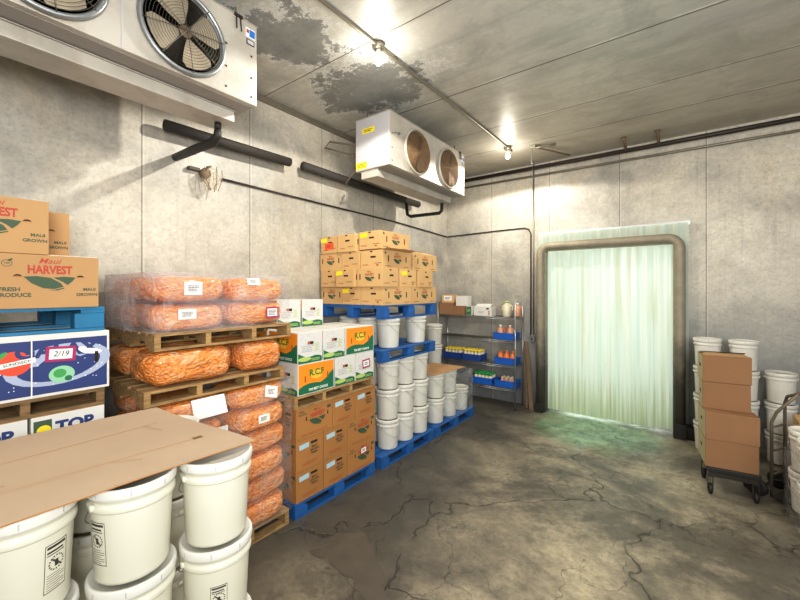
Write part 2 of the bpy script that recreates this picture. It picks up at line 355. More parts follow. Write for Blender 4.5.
def tag(o, label, cat, group=None):
    o['label'] = label; o['category'] = cat
    if group: o['group'] = group
    elif 'group' in o: del o['group']
    return o
def thing(name, label, cat, loc=(0, 0, 0), rz=0., group=None):
    o = bpy.data.objects.new(name, None); C.objects.link(o); o.empty_display_size = .1
    o.location = loc; o.rotation_euler = (0, 0, rz); return tag(o, label, cat, group)
def kids(o): return [c for c in bpy.data.objects if c.parent == o]
_kids = {}
def dup(o, loc, rz=0., label=None, group=None, cat=None):
    r = o.copy(); C.objects.link(r); r.location = loc; r.rotation_euler = (0, 0, rz)
    if o.name not in _kids: _kids[o.name] = [(c, kids(c)) for c in kids(o)]
    for c, gs in _kids[o.name]:
        k = c.copy(); C.objects.link(k); k.parent = r
        for g in gs: h = g.copy(); C.objects.link(h); h.parent = k
    if label: r['label'] = label
    if cat: r['category'] = cat
    if group: r['group'] = group
    elif 'group' in r: del r['group']
    return r
class Kind:
    """a prototype that is moved into place the first time and copied afterwards"""
    def __init__(s, make): s.make = make; s.o = None
    def put(s, loc, rz, label, cat, group=None):
        if s.o is None:
            s.o = s.make(); _kids[s.o.name] = [(c, kids(c)) for c in kids(s.o)]; s.o.location = loc; s.o.rotation_euler = (0, 0, rz); return tag(s.o, label, cat, group)
        return dup(s.o, loc, rz, label, group, cat)
def struct(o): o['kind'] = 'structure'; return o

# ------------------------------------------------------------------ setting
def wall(name, a, b, m): return struct(MB().span(a, b, m).build(name))
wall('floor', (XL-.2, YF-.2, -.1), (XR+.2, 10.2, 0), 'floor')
wall('ceiling', (XL-.2, YF-.2, ZC), (XR+.2, YB+.2, ZC+.1), 'ceil')
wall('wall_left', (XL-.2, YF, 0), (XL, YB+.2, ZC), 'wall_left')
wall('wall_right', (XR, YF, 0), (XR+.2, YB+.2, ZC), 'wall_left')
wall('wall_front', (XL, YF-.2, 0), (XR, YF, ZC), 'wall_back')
DX0, DX1, DZ = -2.0, -.12, 2.9
wb = MB()
wb.span((XL, YB, 0), (DX0, YB+.2, ZC), 'wall_back'); wb.span((DX1, YB, 0), (XR, YB+.2, ZC), 'wall_back'); wb.span((DX0, YB, DZ), (DX1, YB+.2, ZC), 'wall_back')
struct(wb.build('wall_back'))
vb = MB()
vb.span((-3.2, YB+.2, 0), (-3.1, 10, 3.4), 'vest'); vb.span((1.0, YB+.2, 0), (1.1, 10, 3.4), 'vest'); vb.span((-3.2, 10, 0), (1.1, 10.1, 3.4), 'vest'); vb.span((-3.2, YB+.2, 3.4), (1.1, 10.1, 3.5), 'vest')
struct(vb.build('wall_vestibule'))
# cove strip where left wall meets ceiling
struct(MB().span((XL, YF, ZC-.07), (XL+.035, YB, ZC-.002), 'conduit').build('trim_1'))
# rounded tubular surround standing off the doorway
def arc(cx, cz, r, a0, a1, n=7): return [(cx+r*math.cos(R(a0+(a1-a0)*k/n)), cz+r*math.sin(R(a0+(a1-a0)*k/n))) for k in range(n+1)]
fx0, fx1, fz, fr = -2.075, -.035, 2.985, .16
pth = [(fx0, 0.), (fx0, .8), (fx0, 1.6), (fx0, 2.4)] + arc(fx0+fr, fz-fr, fr, 180, 90) + arc(fx1-fr, fz-fr, fr, 90, 0) + [(fx1, 2.4), (fx1, 1.6), (fx1, .8), (fx1, 0.)]
fb = MB(); fb.tube([(x, 7.04, z) for x, z in pth], .068, 'frame', 12)
fb.span((fx0+.05, 7.06, 0), (fx0+.085, 7.28, 2.95), 'frame'); fb.span((fx1-.085, 7.06, 0), (fx1-.05, 7.28, 2.95), 'frame')
fb.span((fx0+.05, 7.06, 2.9), (fx1-.05, 7.15, 2.95), 'frame')
struct(fb.build('trim_2'))
struct(MB().span((.02, 6.98, 0), (.26, 7.22, .17), 'black', .015).build('trim_3'))
struct(MB().span((fx0-.075, 6.95, 0), (fx0+.075, 6.972, .16), 'black', .006).span((fx1-.08, 6.94, 0), (fx1+.08, 6.972, .22), 'black', .006).build('trim_4'))
# dark patch of broken screed in the floor
import itertools
q_ = [(-2.54, 2.41), (-2.29, 2.565), (-2.07, 2.43), (-1.80, 2.25), (-1.66, 2.06), (-1.48, 1.86), (-1.36, 1.62), (-1.52, 1.66), (-1.78, 1.98), (-1.99, 2.09), (-2.29, 2.12), (-2.52, 2.11), (-2.44, 2.27)]
pp = []
for (xa, ya), (xb, yb) in zip(q_, q_[1:]+q_[:1]):
    for k in range(5):
        u = k/5; pp.append((xa+(xb-xa)*u + (noise.noise((xa*9+u*7, ya*5, 1))*.05 if k else 0), ya+(yb-ya)*u + (noise.noise((xa*5, ya*9+u*7, 4))*.05 if k else 0)))
pv = [(x, y, .003) for x, y in pp]
struct(MB().poly(pv, 'patchf').build('floor_patch'))

# ------------------------------------------------------------------ strip curtain
t = thing('strip_curtain', 'milky greenish vinyl strip curtain hanging over the bright doorway', 'strip curtain', (-1.04, 7.2, 3.24))
MB().box((0, .06, -.02), (2.26, .04, .07), 'hdr', bev=.006).build('rail', t)
ns = 15
for k in range(ns):
    x = -1.11 + .075 + k*(2.22-.15)/(ns-1); yo = .016 if k % 2 else .0
    b = MB(); w = .1515; n = 6; z0 = -3.24 + (.02 if k < 12 else .045) + random.uniform(0, .015)
    vs = []; fs = []
    for zi, z in enumerate((-.01, -.8, -1.6, -2.4, z0)):
        for i in range(n+1):
            u = i/n-.5; vs.append((x+u*w, yo + .006*math.cos(u*math.pi*2) + random.uniform(-.002, .002) + (.005*math.sin(z*2+k)), z))
    for zi in range(4):
        for i in range(n): a = zi*(n+1)+i; fs.append((a, a+1, a+n+2, a+n+1))
    b.add(vs, fs, 'curtain', smooth=True); b.build('strip', t)
    MB().box((x, yo-.012, -.03), (.03, .006, .03), 'steel').build('clip', kids(t)[-1]) if False else None

# ------------------------------------------------------------------ cartons
def face(w, d, h, f):
    """frame on a carton face: origin in the middle, x to the viewer's right, y up, z outward"""
    if f == 'F': return Matrix.Translation((0, -d/2, h/2)) @ Matrix(((1,0,0,0), (0,0,-1,0), (0,1,0,0), (0,0,0,1)))
    if f == 'R': return Matrix.Translation((w/2, 0, h/2)) @ Matrix(((0,0,1,0), (1,0,0,0), (0,1,0,0), (0,0,0,1)))
    if f == 'B': return Matrix.Translation((0, d/2, h/2)) @ Matrix(((-1,0,0,0), (0,0,1,0), (0,1,0,0), (0,0,0,1)))
    return Matrix.Translation((-w/2, 0, h/2)) @ Matrix(((0,0,-1,0), (-1,0,0,0), (0,1,0,0), (0,0,0,1)))
def rect(b, X, cx, cy, w, h, m, e=.001, a=0.):
    c, s = math.cos(a), math.sin(a)
    b.poly([(cx+c*x-s*y, cy+s*x+c*y, e) for x, y in ((-w/2, -h/2), (w/2, -h/2), (w/2, h/2), (-w/2, h/2))], m, X)
def ell(b, X, cx, cy, rx, ry, m, e=.001, a0=0, a1=360, n=24, rin=None, rot=0.):
    o = lambda r, q, k: (cx + math.cos(rot)*r*math.cos(k) - math.sin(rot)*q*math.sin(k), cy + math.sin(rot)*r*math.cos(k) + math.cos(rot)*q*math.sin(k), e)
    A = [R(a0+(a1-a0)*k/n) for k in range(n+1)]
    if rin is None: b.poly([o(rx, ry, k) for k in (A[:-1] if a1-a0 == 360 else A)], m, X)
    else:
        for p, q in zip(A, A[1:]): b.poly([o(rx, ry, p), o(rx, ry, q), o(rx*rin, ry*rin, q), o(rx*rin, ry*rin, p)], m, X)
def wave(b, X, w, y0, pts, m, e=.001):
    """filled band from y0 up to the polyline pts"""
    for (x1, a), (x2, c) in zip(pts, pts[1:]): b.poly([(x1, y0, e), (x2, y0, e), (x2, c, e), (x1, a, e)], m, X)

def scribble(b, X, cx, cy, w, h, rows, m, e=.0012, seed=1):
    """illegible small print: rows of short dashes"""
    rr = random.Random(seed)
    for i in range(rows):
        y = cy + h/2 - (i+.5)*h/rows; x = cx - w/2; end = cx + w/2 - (rr.random()*.3*w if i else 0)
        while x < end - .004:
            l = min(rr.uniform(.08, .3)*w, end-x); rect(b, X, x+l/2, y, l*.86, h/rows*.5, m, e); x += l
def shell(b, w, d, h, m, tape=True, bev=.004):
    b.box((0, 0, h/2), (w, d, h), m, None, bev)
    b.box((0, 0, h+.0005), (w*.96, .004, .001), 'seam')
    if tape: b.box((0, 0, h+.001), (w*.99, .05, .0006), 'tape')

def harvest_logo(b, X, k, m1='redprint', full=True, dx=0., dy=0.):
    """red lettering over a split green bowl between two hand holes; k scales it"""
    b.text('Maui', .044*k, m1, X, 1.15, .006, .35, (dx-.005*k, dy+.104*k)); b.text('HARVEST', .066*k, m1, X, .72, .035, 0, (dx, dy+.052*k))
    P = lambda pts: [(dx+x*k, dy+y*k, .001) for x, y in pts]
    b.poly(P([(-.115, .012), (-.06, .0165), (.0, .008), (.045, -.022), (.06, -.044), (.02, -.058), (-.03, -.054), (-.08, -.026)]), 'dkgreen', X)
    b.poly(P([(.012, .010), (.06, .016), (.115, .012), (.10, -.012), (.078, -.034), (.056, -.016)]), 'dkgreen', X)
    b.poly(P([(-.012, -.064), (.03, -.067), (.065, -.054), (.06, -.05), (.02, -.062)]), 'dkgreen', X)

def mk_harvest():
    w, d, h = .47, .325, .31; b = MB(); shell(b, w, d, h, 'carton')
    for f in 'FB':
        X = face(w, d, h, f); harvest_logo(b, X, 1.0, dx=.005, dy=.015)
        for s in (-1, 1): (ell(b, X, .005+s*.138, .026, .018, .014, 'hole', .0012, 0, 180), ell(b, X, .005+s*.138, .026, .018, .005, 'carton_floor', .0014, 0, 180))
        b.text('FRESH', .03, 'dkgreen', X, 1.05, .03, 0, (-.165, -.046)); b.text('PRODUCE', .03, 'dkgreen', X, 1.02, .03, 0, (-.147, -.078))
        b.text('MAUI', .025, 'dkgreen', X, 1.05, .03, 0, (.188, -.046)); b.text('GROWN', .025, 'dkgreen', X, 1.05, .03, 0, (.176, -.078))
        ell(b, X, -.175, .1, .022, .019, 'dkgreen', .001, rin=.86); b.text('100', .016, 'dkgreen', X, 1, .01, 0, (-.175, .1)); ell(b, X, -.162, .119, .012, .005, 'dkgreen', .0011, rot=.6)
    for f in 'LR':
        X = face(w, d, h, f); rect(b, X, 0, .04, .085, .028, 'hole'); b.text('MAUI GROWN', .025, 'dkgreen', X, 1, .02, 0, (0, -.05))
    return b.build('carton')
def mk_floor():
    w, d, h = .465, .34, .303; b = MB(); shell(b, w, d, h, 'carton_floor')
    for f in 'FB':
        X = face(w, d, h, f); harvest_logo(b, X, .95, 'redprint', dx=.03, dy=0)
        b.text('FRESH', .024, 'dkgreen', X, 1, .02, 0, (-.165, .105)); b.text('PRODUCE', .024, 'dkgreen', X, 1, .02, 0, (-.155, .08)); rect(b, X, .185, .09, .05, .03, 'dkgreen')
        for s in (-1, 1): rect(b, X, .03+s*.14, .03, .014, .04, 'hole')
        b.text('MAUI GROWN PRODUCE', .028, 'brownprint', X, 1, .02, 0, (0, -.125))
    for f in 'LR':
        X = face(w, d, h, f); rect(b, X, .05, .085, .085, .024, 'hole')
        for i, q in enumerate(('MAUI', 'GROWN', 'FRESH')): b.text(q, .03, 'darkprint', X, 1, .03, 0, (.055, .04-i*.03))
        b.text('HARVEST', .05, 'brownprint', X, .9, .03, 0, (0, -.105), )
        rect(b, X, 0, .14, .3, .003, 'seam')
    o = b.build('carton')
    return o
def mk_far():
    w, d, h = .62, .36, .231; b = MB(); shell(b, w, d, h, 'carton_far')
    for f in 'FB':
        X = face(w, d, h, f); harvest_logo(b, X, .78, 'brownprint', dx=0, dy=0)
        for s in (-1, 1): rect(b, X, s*.19, .012, .02, .075, 'hole')
        b.text('MAUI GROWN', .016, 'darkprint', X, 1, .02, 0, (.2, -.085)); b.text('FRESH PRODUCE', .016, 'darkprint', X, 1, .02, 0, (-.2, -.085)); ell(b, X, -.25, .08, .018, .014, 'dkgreen')
    for f in 'LR':
        X = face(w, d, h, f); rect(b, X, .03, .03, .085, .022, 'hole'); rect(b, X, 0, .099, .04, .016, 'hole')
        b.text('HARVEST', .026, 'brownprint', X, 1, .02, 0, (-.1, -.07)); b.text('MAUI GROWN', .016, 'darkprint', X, 1, .02, 0, (.11, -.05)); ell(b, X, .1, -.075, .02, .012, 'brownprint')
    return b.build('carton')
def mk_far_narrow():
    w, d, h = .42, .325, .231; b = MB(); shell(b, w, d, h, 'carton_far')
    for f in 'FB':
        X = face(w, d, h, f); harvest_logo(b, X, .72, 'brownprint')
        for s in (-1, 1): rect(b, X, s*.16, .012, .018, .07, 'hole')
    for f in 'LR':
        X = face(w, d, h, f); rect(b, X, .02, .03, .08, .022, 'hole'); rect(b, X, 0, .099, .035, .016, 'hole')
        b.text('HARVEST', .024, 'brownprint', X, 1, .02, 0, (-.07, -.07)); b.text('MAUI GROWN', .015, 'darkprint', X, 1, .02, 0, (.08, -.05))
    return b.build('carton')
WV = [(-.5, -.28), (-.38, -.2), (-.22, -.16), (-.05, -.17), (.12, -.2), (.28, -.1), (.4, .06), (.5, .14)]
def rcf(w, d, h):
    b = MB(); shell(b, w, d, h, 'white_card', False)
    for f in 'FB':
        X = face(w, d, h, f); rect(b, X, 0, .0, w*.96, h*.94, 'rcf_orange', .0008)
        wave(b, X, w, -h*.47, [(x*w*.96, y*h) for x, y in WV], 'green', .0012)
        wave(b, X, w, h*.08, [(x*w, h*(.2-1.2*x*x)) for x in (-.3, -.2, -.1, 0, .1, .2, .3)], 'yellow', .0011) if False else None
        ell(b, X, 0, .03, .075, .045, 'rcf_glow', .0011); b.text('R.C.F', .085, 'rcf_text', X, 1.0, .04, 0, (0, .05), .0014)
        for s in (-1, 1): rect(b, X, s*w*.31, .0, .015, .06, 'redprint', .0013)
        b.text('THE BEST CHOICE', .034, 'paper', X, .9, .03, .1, (.02, -h*.37), .0016)
    for f in 'LR':
        X = face(w, d, h, f); k = d
        wave(b, X, w, -h*.49, [(-.49*k, -.16*h), (-.36*k, -.22*h), (-.2*k, -.3*h), (0, -.3*h), (.2*k, -.27*h), (.35*k, -.29*h), (.47*k, -.33*h)], 'green', .0008)
        ell(b, X, -.24*k, -.36*h, .08*k/.31, .022, 'lime', .0012); scribble(b, X, .2*k, -.4*h, .11, .03, 2, 'lime', .0012, 3)
        rect(b, X, 0, .045, .075, .028, 'hole')
        rect(b, X, -.018, .045, .03, .02, 'rcf_side', .0014)
        for i in range(26):
            random.seed(i*3+1); rect(b, X, random.uniform(-.42, .42)*k, random.uniform(-.2, .44)*h, random.uniform(.01, .035), .004, 'greyprint', .0009, random.uniform(0, 3))
        scribble(b, X, -.03, -.01, .16, .07, 4, 'greyprint', .001, 5)
        scribble(b, X, .08, .0, .05, .09, 5, 'lime', .001, 8)
    return b.build('carton')
def mk_galaxy():
    w, d, h = .60, .40, .365; b = MB(); shell(b, w, d, h, 'white_card', False)
    for f in 'FB':
        X = face(w, d, h, f); rect(b, X, 0, -.008, w*.955, h*.86, 'navy', .0008)
        ell(b, X, .06, .0, .245, .118, 'ring', .0010, rin=.80, rot=.13); ell(b, X, .06, .0, .245, .118, 'ring', .00105, a0=25, a1=165, rin=.42, rot=.13); ell(b, X, .06, .0, .245, .118, 'ring', .0011, a0=-60, a1=62, rin=.78, rot=.13)
        ell(b, X, -.14, .03, .072, .068, 'tomato', .0014); ell(b, X, -.19, .078, .03, .012, 'leaf', .0016, rot=.7)
        rect(b, X, -.125, .03, .15, .028, 'paper', .0017, .16); b.text('MUNDISCH', .024, 'darkprint', X, .95, .02, 0, (0, 0), .0019) if False else None
        Xt = X @ Matrix.Translation((-.125, .03, 0)) @ Matrix.Rotation(.16, 4, 'Z'); b.text('SUNDISCH', .022, 'darkprint', Xt, 1.1, .02, 0, (0, 0), .0019)
        b.text('GALAX', .1, 'navy', X, 1.15, .05, 0, (.05, .082), .0016)
        ell(b, X, .205, .06, .055, .017, 'paper', .0018, rot=-.15); ell(b, X, .165, .075, .025, .016, 'paper', .0018, rot=-.4)
        ell(b, X, .065, -.062, .06, .05, 'planet', .0016); ell(b, X, .055, -.055, .03, .026, 'leaf', .0018); ell(b, X, .095, -.09, .018, .016, 'green', .0018)
        for s in (-1, 1): rect(b, X, s*.232, .02, .018, .07, 'hole', .002)
        for i in range(30):
            random.seed(i+90); rect(b, X, random.uniform(-.27, .27), random.uniform(-.15, .13), .005, .005, 'paper', .0012, .5)
    for f in 'LR':
        X = face(w, d, h, f); rect(b, X, 0, 0, d*.9, h*.9, 'navy', .0008)
    return b.build('carton')
def mk_topmost():
    w, d, h = .345, .50, .325; b = MB(); shell(b, w, d, h, 'white_card', False)
    for f in 'FB':
        X = face(w, d, h, f); b.text('TOP', .088, 'navy', X, 1.05, .05, 0, (.025, .082)); b.text('MOST', .088, 'navy', X, .95, .05, 0, (.04, -.012))
        rect(b, X, -.122, .082, .08, .115, 'dkgreen', .001); ell(b, X, -.117, .08, .032, .03, 'yellow', .0014); rect(b, X, -.115, -.02, .085, .05, 'redprint', .001)
        rect(b, X, 0, -.12, .3, .03, 'navy', .001)
    b.box((0, 0, h+.002), (w*.98, d*.98, .004), 'carton')
    return b.build('carton')
K = {k: Kind(f) for k, f in dict(harvest=mk_harvest, floor=mk_floor, far=mk_far, narrow=mk_far_narrow, galaxy=mk_galaxy, topmost=mk_topmost, rcf=lambda: rcf(.47, .31, .305)).items()}
DIM = dict(harvest=(.47, .325, .31), floor=(.465, .34, .303), far=(.62, .36, .231), narrow=(.42, .325, .231), galaxy=(.60, .40, .365), topmost=(.345, .50, .325), rcf=(.47, .31, .305))
E, Sx = R(90), 0.          # E: printed long face toward the aisle (+X); Sx: printed face toward the camera end (-Y), short end to the aisle
def put(kind, xf, y0, z, orient, label, group, cat='carton', jig=1.):
    """xf: aisle-side face plane, y0: camera-side face"""
    w, d, h = DIM[kind]; a, c = (d, w) if orient == E else (w, d)
    j = (random.random()-.5)*R(1.2)*jig
    return K[kind].put((xf-a/2, y0+c/2, z), orient + j, label, cat, group)
def sticker(name, parent, kind, f, cx, cy, w, h, m, a=0., border=None, label=None, txt=None):
    X = face(*DIM[kind], f) if isinstance(kind, str) else face(*kind, f)
    b = MB()
    if border: rect(b, X, cx, cy, w, h, border, .003, a); rect(b, X, cx, cy, w*.76, h*.66, m, .0036, a)
    else: rect(b, X, cx, cy, w, h, m, .003, a)
    if txt == '~': scribble(b, X, cx, cy, w*.5, h*.36, 2, 'darkprint', .0042)
    elif txt: b.text(txt, h*.5, 'darkprint', X @ Matrix.Translation((cx, cy, 0)) @ Matrix.Rotation(a, 4, 'Z'), .9, .01, .2, (0, 0), .0042)
    o = b.build(name, parent)
    if label: o['label'] = label
    return o

# ------------------------------------------------------------------ pallets (long side along local Y, aisle side +X)
def pallet(label, loc, L, W, H, m, rz=0., style='stringer', name='pallet'):
    t = thing(name, label, 'pallet', loc, rz)
    top, bot = .02, .018
    b = MB(); n = 9 if style == 'stringer' else 7
    if style == 'stringer':       # deck boards run along the aisle side over notched cross stringers
        n = 7
        for k in range(n):
            bw = W/n*(.72 + .16*random.random()); x = -W/2 + bw/2 + k*(W-bw)/(n-1); b.box((x, 0, H-top/2), (bw, L - (.0 if k in (0, n-1) else .02*random.random()), top), m)
        b.build('top_deck', t)
        h0, h1 = bot+.001, H-top-.001; nz = h0+(h1-h0)*.48
        prof = [(-W/2, h0), (-W*.36, h0), (-W*.34, nz), (-W*.14, nz), (-W*.12, h0), (W*.12, h0), (W*.14, nz), (W*.34, nz), (W*.36, h0), (W/2, h0), (W/2, h1), (-W/2, h1)]
        for y in (-L/2+.022, -L*.17, L*.17, L/2-.022):
            q = MB(); v = [(x, y-.021, z_) for x, z_ in prof] + [(x, y+.021, z_) for x, z_ in prof]; k_ = len(prof)
            q.add(v, [tuple(range(k_)), tuple(range(2*k_-1, k_-1, -1))] + [(i, i+k_, (i+1) % k_+k_, (i+1) % k_) for i in range(k_)], m)
            q.build('stringer', t)
        b = MB()
        for x in (-W/2+.05, 0, W/2-.05): b.box((x, 0, bot/2), (.10, L, bot), m)
        b.build('bottom_deck', t)
    else:
        for k in range(n):
            bw = W/n*.84; x = -W/2 + bw/2 + k*(W-bw)/(n-1); b.box((x, 0, H-top*.4), (bw, L, top*.8), m)
        for y in (-L/2+.06, 0, L/2-.06): b.box((0, y, H-top*.8-.011), (W, .12, .02), m)
        b.build('top_deck', t)
        hb = H-top*.8-.021-bot-.002
        for x in (-W/2+.05, 0, W/2-.05):
            for y in (-L/2+.075, 0, L/2-.075): MB().box((x, y, bot+.001+hb/2), (.098, .15, hb), m, None, .004).build('block', t)
        b = MB()
        for x in (-W/2+.05, 0, W/2-.05): b.box((x, 0, bot/2), (.1, L, bot), m)
        b.build('bottom_deck', t)
    return t

# ------------------------------------------------------------------ pails
PH = .385
def mk_pail(m='pail'):
    t = thing('pail', '-', 'pail')
    b = MB(); b.lathe([(.0, .004), (.118, .0), (.128, .006), (.131, .02), (.1435, .286), (.1435, .288), (.1515, .291), (.1535, .296), (.1535, .309), (.1515, .314), (.145, .317), (.1452, .331), (.149, .334), (.151, .338), (.151, .347), (.147, .350), (.147, .354)], m, 36); b.build('tub', t)
    b = MB(); b.lathe([(.1485, .342), (.1555, .342), (.1575, .347), (.1575, .377), (.1545, .382), (.146, .383), (.141, .3745), (.0, .3745)], 'lid', 36)
    for k in range(8):
        a = 2*math.pi*k/8+.2; b.box((0, 0, -.003), (.0025, .004, .022), 'greyprint', Matrix.Rotation(a, 4, 'Z') @ Matrix.Translation((.1575, 0, .366)))
    b.build('lid', t)
    b = MB(); pts = [(.153*math.cos(R(a)), .153*math.sin(R(a)), .31 - .15*math.sin(R(max(0, min(180, a-0))))) for a in range(0, 181, 12)]
    b.tube([(x*1.02, y*1.02 if abs(y) > .01 else y, z) for x, y, z in pts], .0022, 'wire', 5)
    b.tube([(.02*k/4-.01*0-.01, .1585, .158) for k in range(3)], .006, 'lid', 6) if False else None
    for s in (-1, 1): b.lathe([(0, -.006), (.014, -.006), (.014, .006), (0, .006)], m, 10, Matrix.Translation((s*.154, 0, .31)) @ Matrix.Rotation(R(90), 4, 'Y'))
    b.build('handle', t)
    return t
def mk_open_rim(): return mk_pail()
P1 = Kind(mk_pail); P2 = Kind(lambda: mk_pail('pail_green'))
def pail(loc, label, group=None, rz=0., k=P1): return k.put(loc, rz, label, 'pail', group)
def warn_label(parent, ang, z=.17, w=.075, h=.17):
    """tall printed warning panel wrapped on the tub side, facing world angle ang"""
    b = MB(); a0 = ang - parent.rotation_euler.z
    def curved(u0, u1, v0, v1, m, e):
        n = 5; vs = []
        for i in range(n+1):
            for v in (v0, v1):
                zz = z+v; r = .131+(.1445-.131)*(zz-.02)/.278 + e; a = a0+(u0+(u1-u0)*i/n)/r
                vs.append((r*math.cos(a), r*math.sin(a), zz))
        b.add(vs, [(2*i, 2*i+2, 2*i+3, 2*i+1) for i in range(n)], m)
    curved(-w/2, w/2, -h/2, h/2, 'pail_green', .0008)
    for u0, u1, v0, v1 in ((-w/2, w/2, h/2-.003, h/2), (-w/2, w/2, -h/2, -h/2+.003), (-w/2, -w/2+.002, -h/2, h/2), (w/2-.002, w/2, -h/2, h/2), (-w*.42, w*.42, h*.40, h*.455), (-w*.42, w*.30, h*.31, h*.35), (-w*.42, w*.36, h*.26, h*.28)): curved(u0, u1, v0, v1, 'darkprint', .0014)
    for k in range(7): curved(-w*.4, w*(.4 if k % 3 else .2), -h*.14-k*.0085-.002, -h*.14-k*.0085, 'darkprint', .0014)
    for k in range(16):
        q = 2*math.pi*k/16; curved(.024*math.cos(q)-.0026, .024*math.cos(q)+.0026, h*.07+.024*math.sin(q)-.0026, h*.07+.024*math.sin(q)+.0026, 'darkprint', .0015)
    for k in range(-3, 4): curved(k*.005-.0035, k*.005+.0035, h*.07-k*.005-.003, h*.07-k*.005+.003, 'darkprint', .0015)
    curved(-.006, .006, h*.07-.014, h*.07+.01, 'darkprint', .0015)
    o = b.build('warning_label', parent); o['label'] = 'black printed warning panel'; return o

# ================================================================== 1. pails under the cardboard sheet (near the camera)
PG = 'white pails stacked under the cardboard sheet'
pallet('weathered wooden pallet on the floor below the cardboard-covered pails', (-2.2, .46, 0), 1.25, 1.0, .14, 'wood')
pallet('second wooden pallet doubled up below the cardboard-covered pails', (-2.2, .46, .141), 1.25, 1.0, .14, 'wood')
cols = [(-1.78, .93, 'beside the carrot stack'), (-1.85, .61, 'middle of three'), (-1.91, .285, 'toward the camera end') ]
z0 = .283
for i, (x, y, where) in enumerate(cols):
    for lay in range(3):
        if lay == 0: o = pail((x, y, z0), 'white pail in the lowest layer below the cardboard sheet', PG + ', lowest layer', R(-60), P2)
        else: o = pail((x, y, z0+lay*PH), ('white pail directly under the cardboard sheet, ' if lay == 2 else 'white pail one layer below the sheet-topped row, ') + where, None, R(82+9*i+6*lay), P2)
        if lay == 2 and i == 1: warn_label(o, R(-50-22))
        if lay == 2 and i == 2: warn_label(o, R(30))
        if lay == 1 and i == 0: warn_label(o, R(-24), .15, .07, .14)
for i, (x, y) in enumerate([(-2.36, .95), (-2.36, .62), (-2.36, .29)]):
    for lay in range(3):
        pail((x, y, z0+lay*PH), 'white pail in the hidden wall-side row below the cardboard sheet', PG + ', wall-side row', R(40*i), P2)
# the cardboard sheet: gently warped
b = MB(); nx, ny = 14, 18; vs = []; fs = []
ztop = z0+3*PH
for i in range(nx+1):
    for j in range(ny+1):
        u, v = i/nx, j/ny
        x = -2.69+u*(.99-.06*(1-v)); y = -.22+v*1.27 + .07*(u-.5)*v
        z = ztop + .010 + .006*math.sin(u*5+v*3) - .035*max(0, u-.88)/.12*(.5+.5*math.sin(v*7)) * .12
        vs.append((x, y, z))
for i in range(nx):
    for j in range(ny): a = i*(ny+1)+j; fs.append((a, a+ny+1, a+ny+2, a+1))
top = [(x, y, z+.005) for x, y, z in vs]; n_ = len(vs)
b.add(vs + top, [f[::-1] for f in fs] + [tuple(k+n_ for k in f) for f in fs], 'sheet', smooth=True)
edge = [i*(ny+1) for i in range(nx)] + [nx*(ny+1)+j for j in range(ny)] + [i*(ny+1)+ny for i in range(nx, 0, -1)] + [j for j in range(ny, 0, -1)]
b.add(vs+top, [(edge[k], edge[(k+1) % len(edge)], edge[(k+1) % len(edge)]+n_, edge[k]+n_) for k in range(len(edge))], 'carton_floor')
for (cx, cy) in ((-1.97, .93), (-2.05, .3), (-2.3, .7)):
    b.box((cx, cy, ztop+.0165), (.03, .045, .001), 'seam') if cy > .9 else None
for (cx, cy, l_, a_) in ((-2.0, .45, .9, 1.50), (-2.35, .5, .8, 1.62), (-2.2, .2, .3, .4), (-1.95, .62, .12, .9), (-2.3, .85, .16, .2)):
    b.box((0, 0, 0), (l_, .003, .0008), 'carton', Matrix.Translation((cx, cy, ztop+.0165)) @ Matrix.Rotation(a_, 4, 'Z'))
o = b.build('cardboard_sheet'); tag(o, 'large flat tan cardboard sheet laid over the white pails', 'cardboard sheet')

# ================================================================== 2. carton tower at the camera end of the left wall
XA = -3.0
pallet('wooden pallet on the floor beneath the white navy-lettered cartons', (XA-.5, .28, 0), 1.15, 1.0, .14, 'wood_dark')
for lay in range(4):
    for k, y0 in enumerate((.484, .125)):
        z = .142+lay*.331
        if lay < 3: put('topmost', XA, y0, z, E, 'white navy-lettered carton in the lower layers hidden behind the cardboard sheet', 'hidden white lettered cartons', jig=0)
        else: put('topmost', XA, y0, z, E, ('white navy-lettered carton with lemon print, beside the carrot stack' if k == 0 else 'white navy-lettered carton farther from the carrots, mostly hidden by the sheet'), None, jig=0)
zt = .142+3*.331+.325+.006
pallet('wooden pallet between the white lettered cartons and the navy space-print carton', (XA-.5, .27, zt), 1.12, 1.0, .108, 'wood_dark')
zt += .1095
g = put('galaxy', XA+.01, .253, zt, E, 'navy carton with space and tomato print and a magenta price tag', None, jig=0)
sticker('price_tag', g, 'galaxy', 'F', .06, .06, .14, .09, 'paper', -.06, 'magenta', 'white tag with magenta border and handwriting', '2/19')
X = face(*DIM['galaxy'], 'F'); b = MB(); rect(b, X, -.068, 0, .006, .355, 'paper', .0026); b.build('strap', g)['label'] = 'white plastic strap'
put('galaxy', XA-.42, .253, zt, E, 'navy space-print carton behind the tagged one, against the wall', None, jig=0)
zt += .367
pallet('teal blue pallet under the upper cartons of the tower near the camera', (XA-.5, .26, zt), 1.14, 1.0, .15, 'teal', style='block')
zt += .1515
put('harvest', XA+.015, .325, zt, E, 'kraft carton on the teal pallet, whole red and green print in view', None, jig=0)
put('harvest', XA-.345, .335, zt, E, 'kraft carton on the teal pallet, behind the fully visible printed one', None, jig=0)
put('harvest', XA+.015, .088, zt+.3115, E, 'kraft printed carton on top of the tower, partly out of the frame', None, jig=0)
put('harvest', XA-.345, .26, zt+.3115, E, 'kraft carton peeking out behind the topmost printed one', None, jig=0)
b = MB(); b.box((0, 0, .001), (.2, .28, .002), 'paper'); tag(b.build('paper_slip', None, (XA-.13, .66, zt+.313)), 'white paper slip lying on the lower kraft carton of the tower', 'paper')

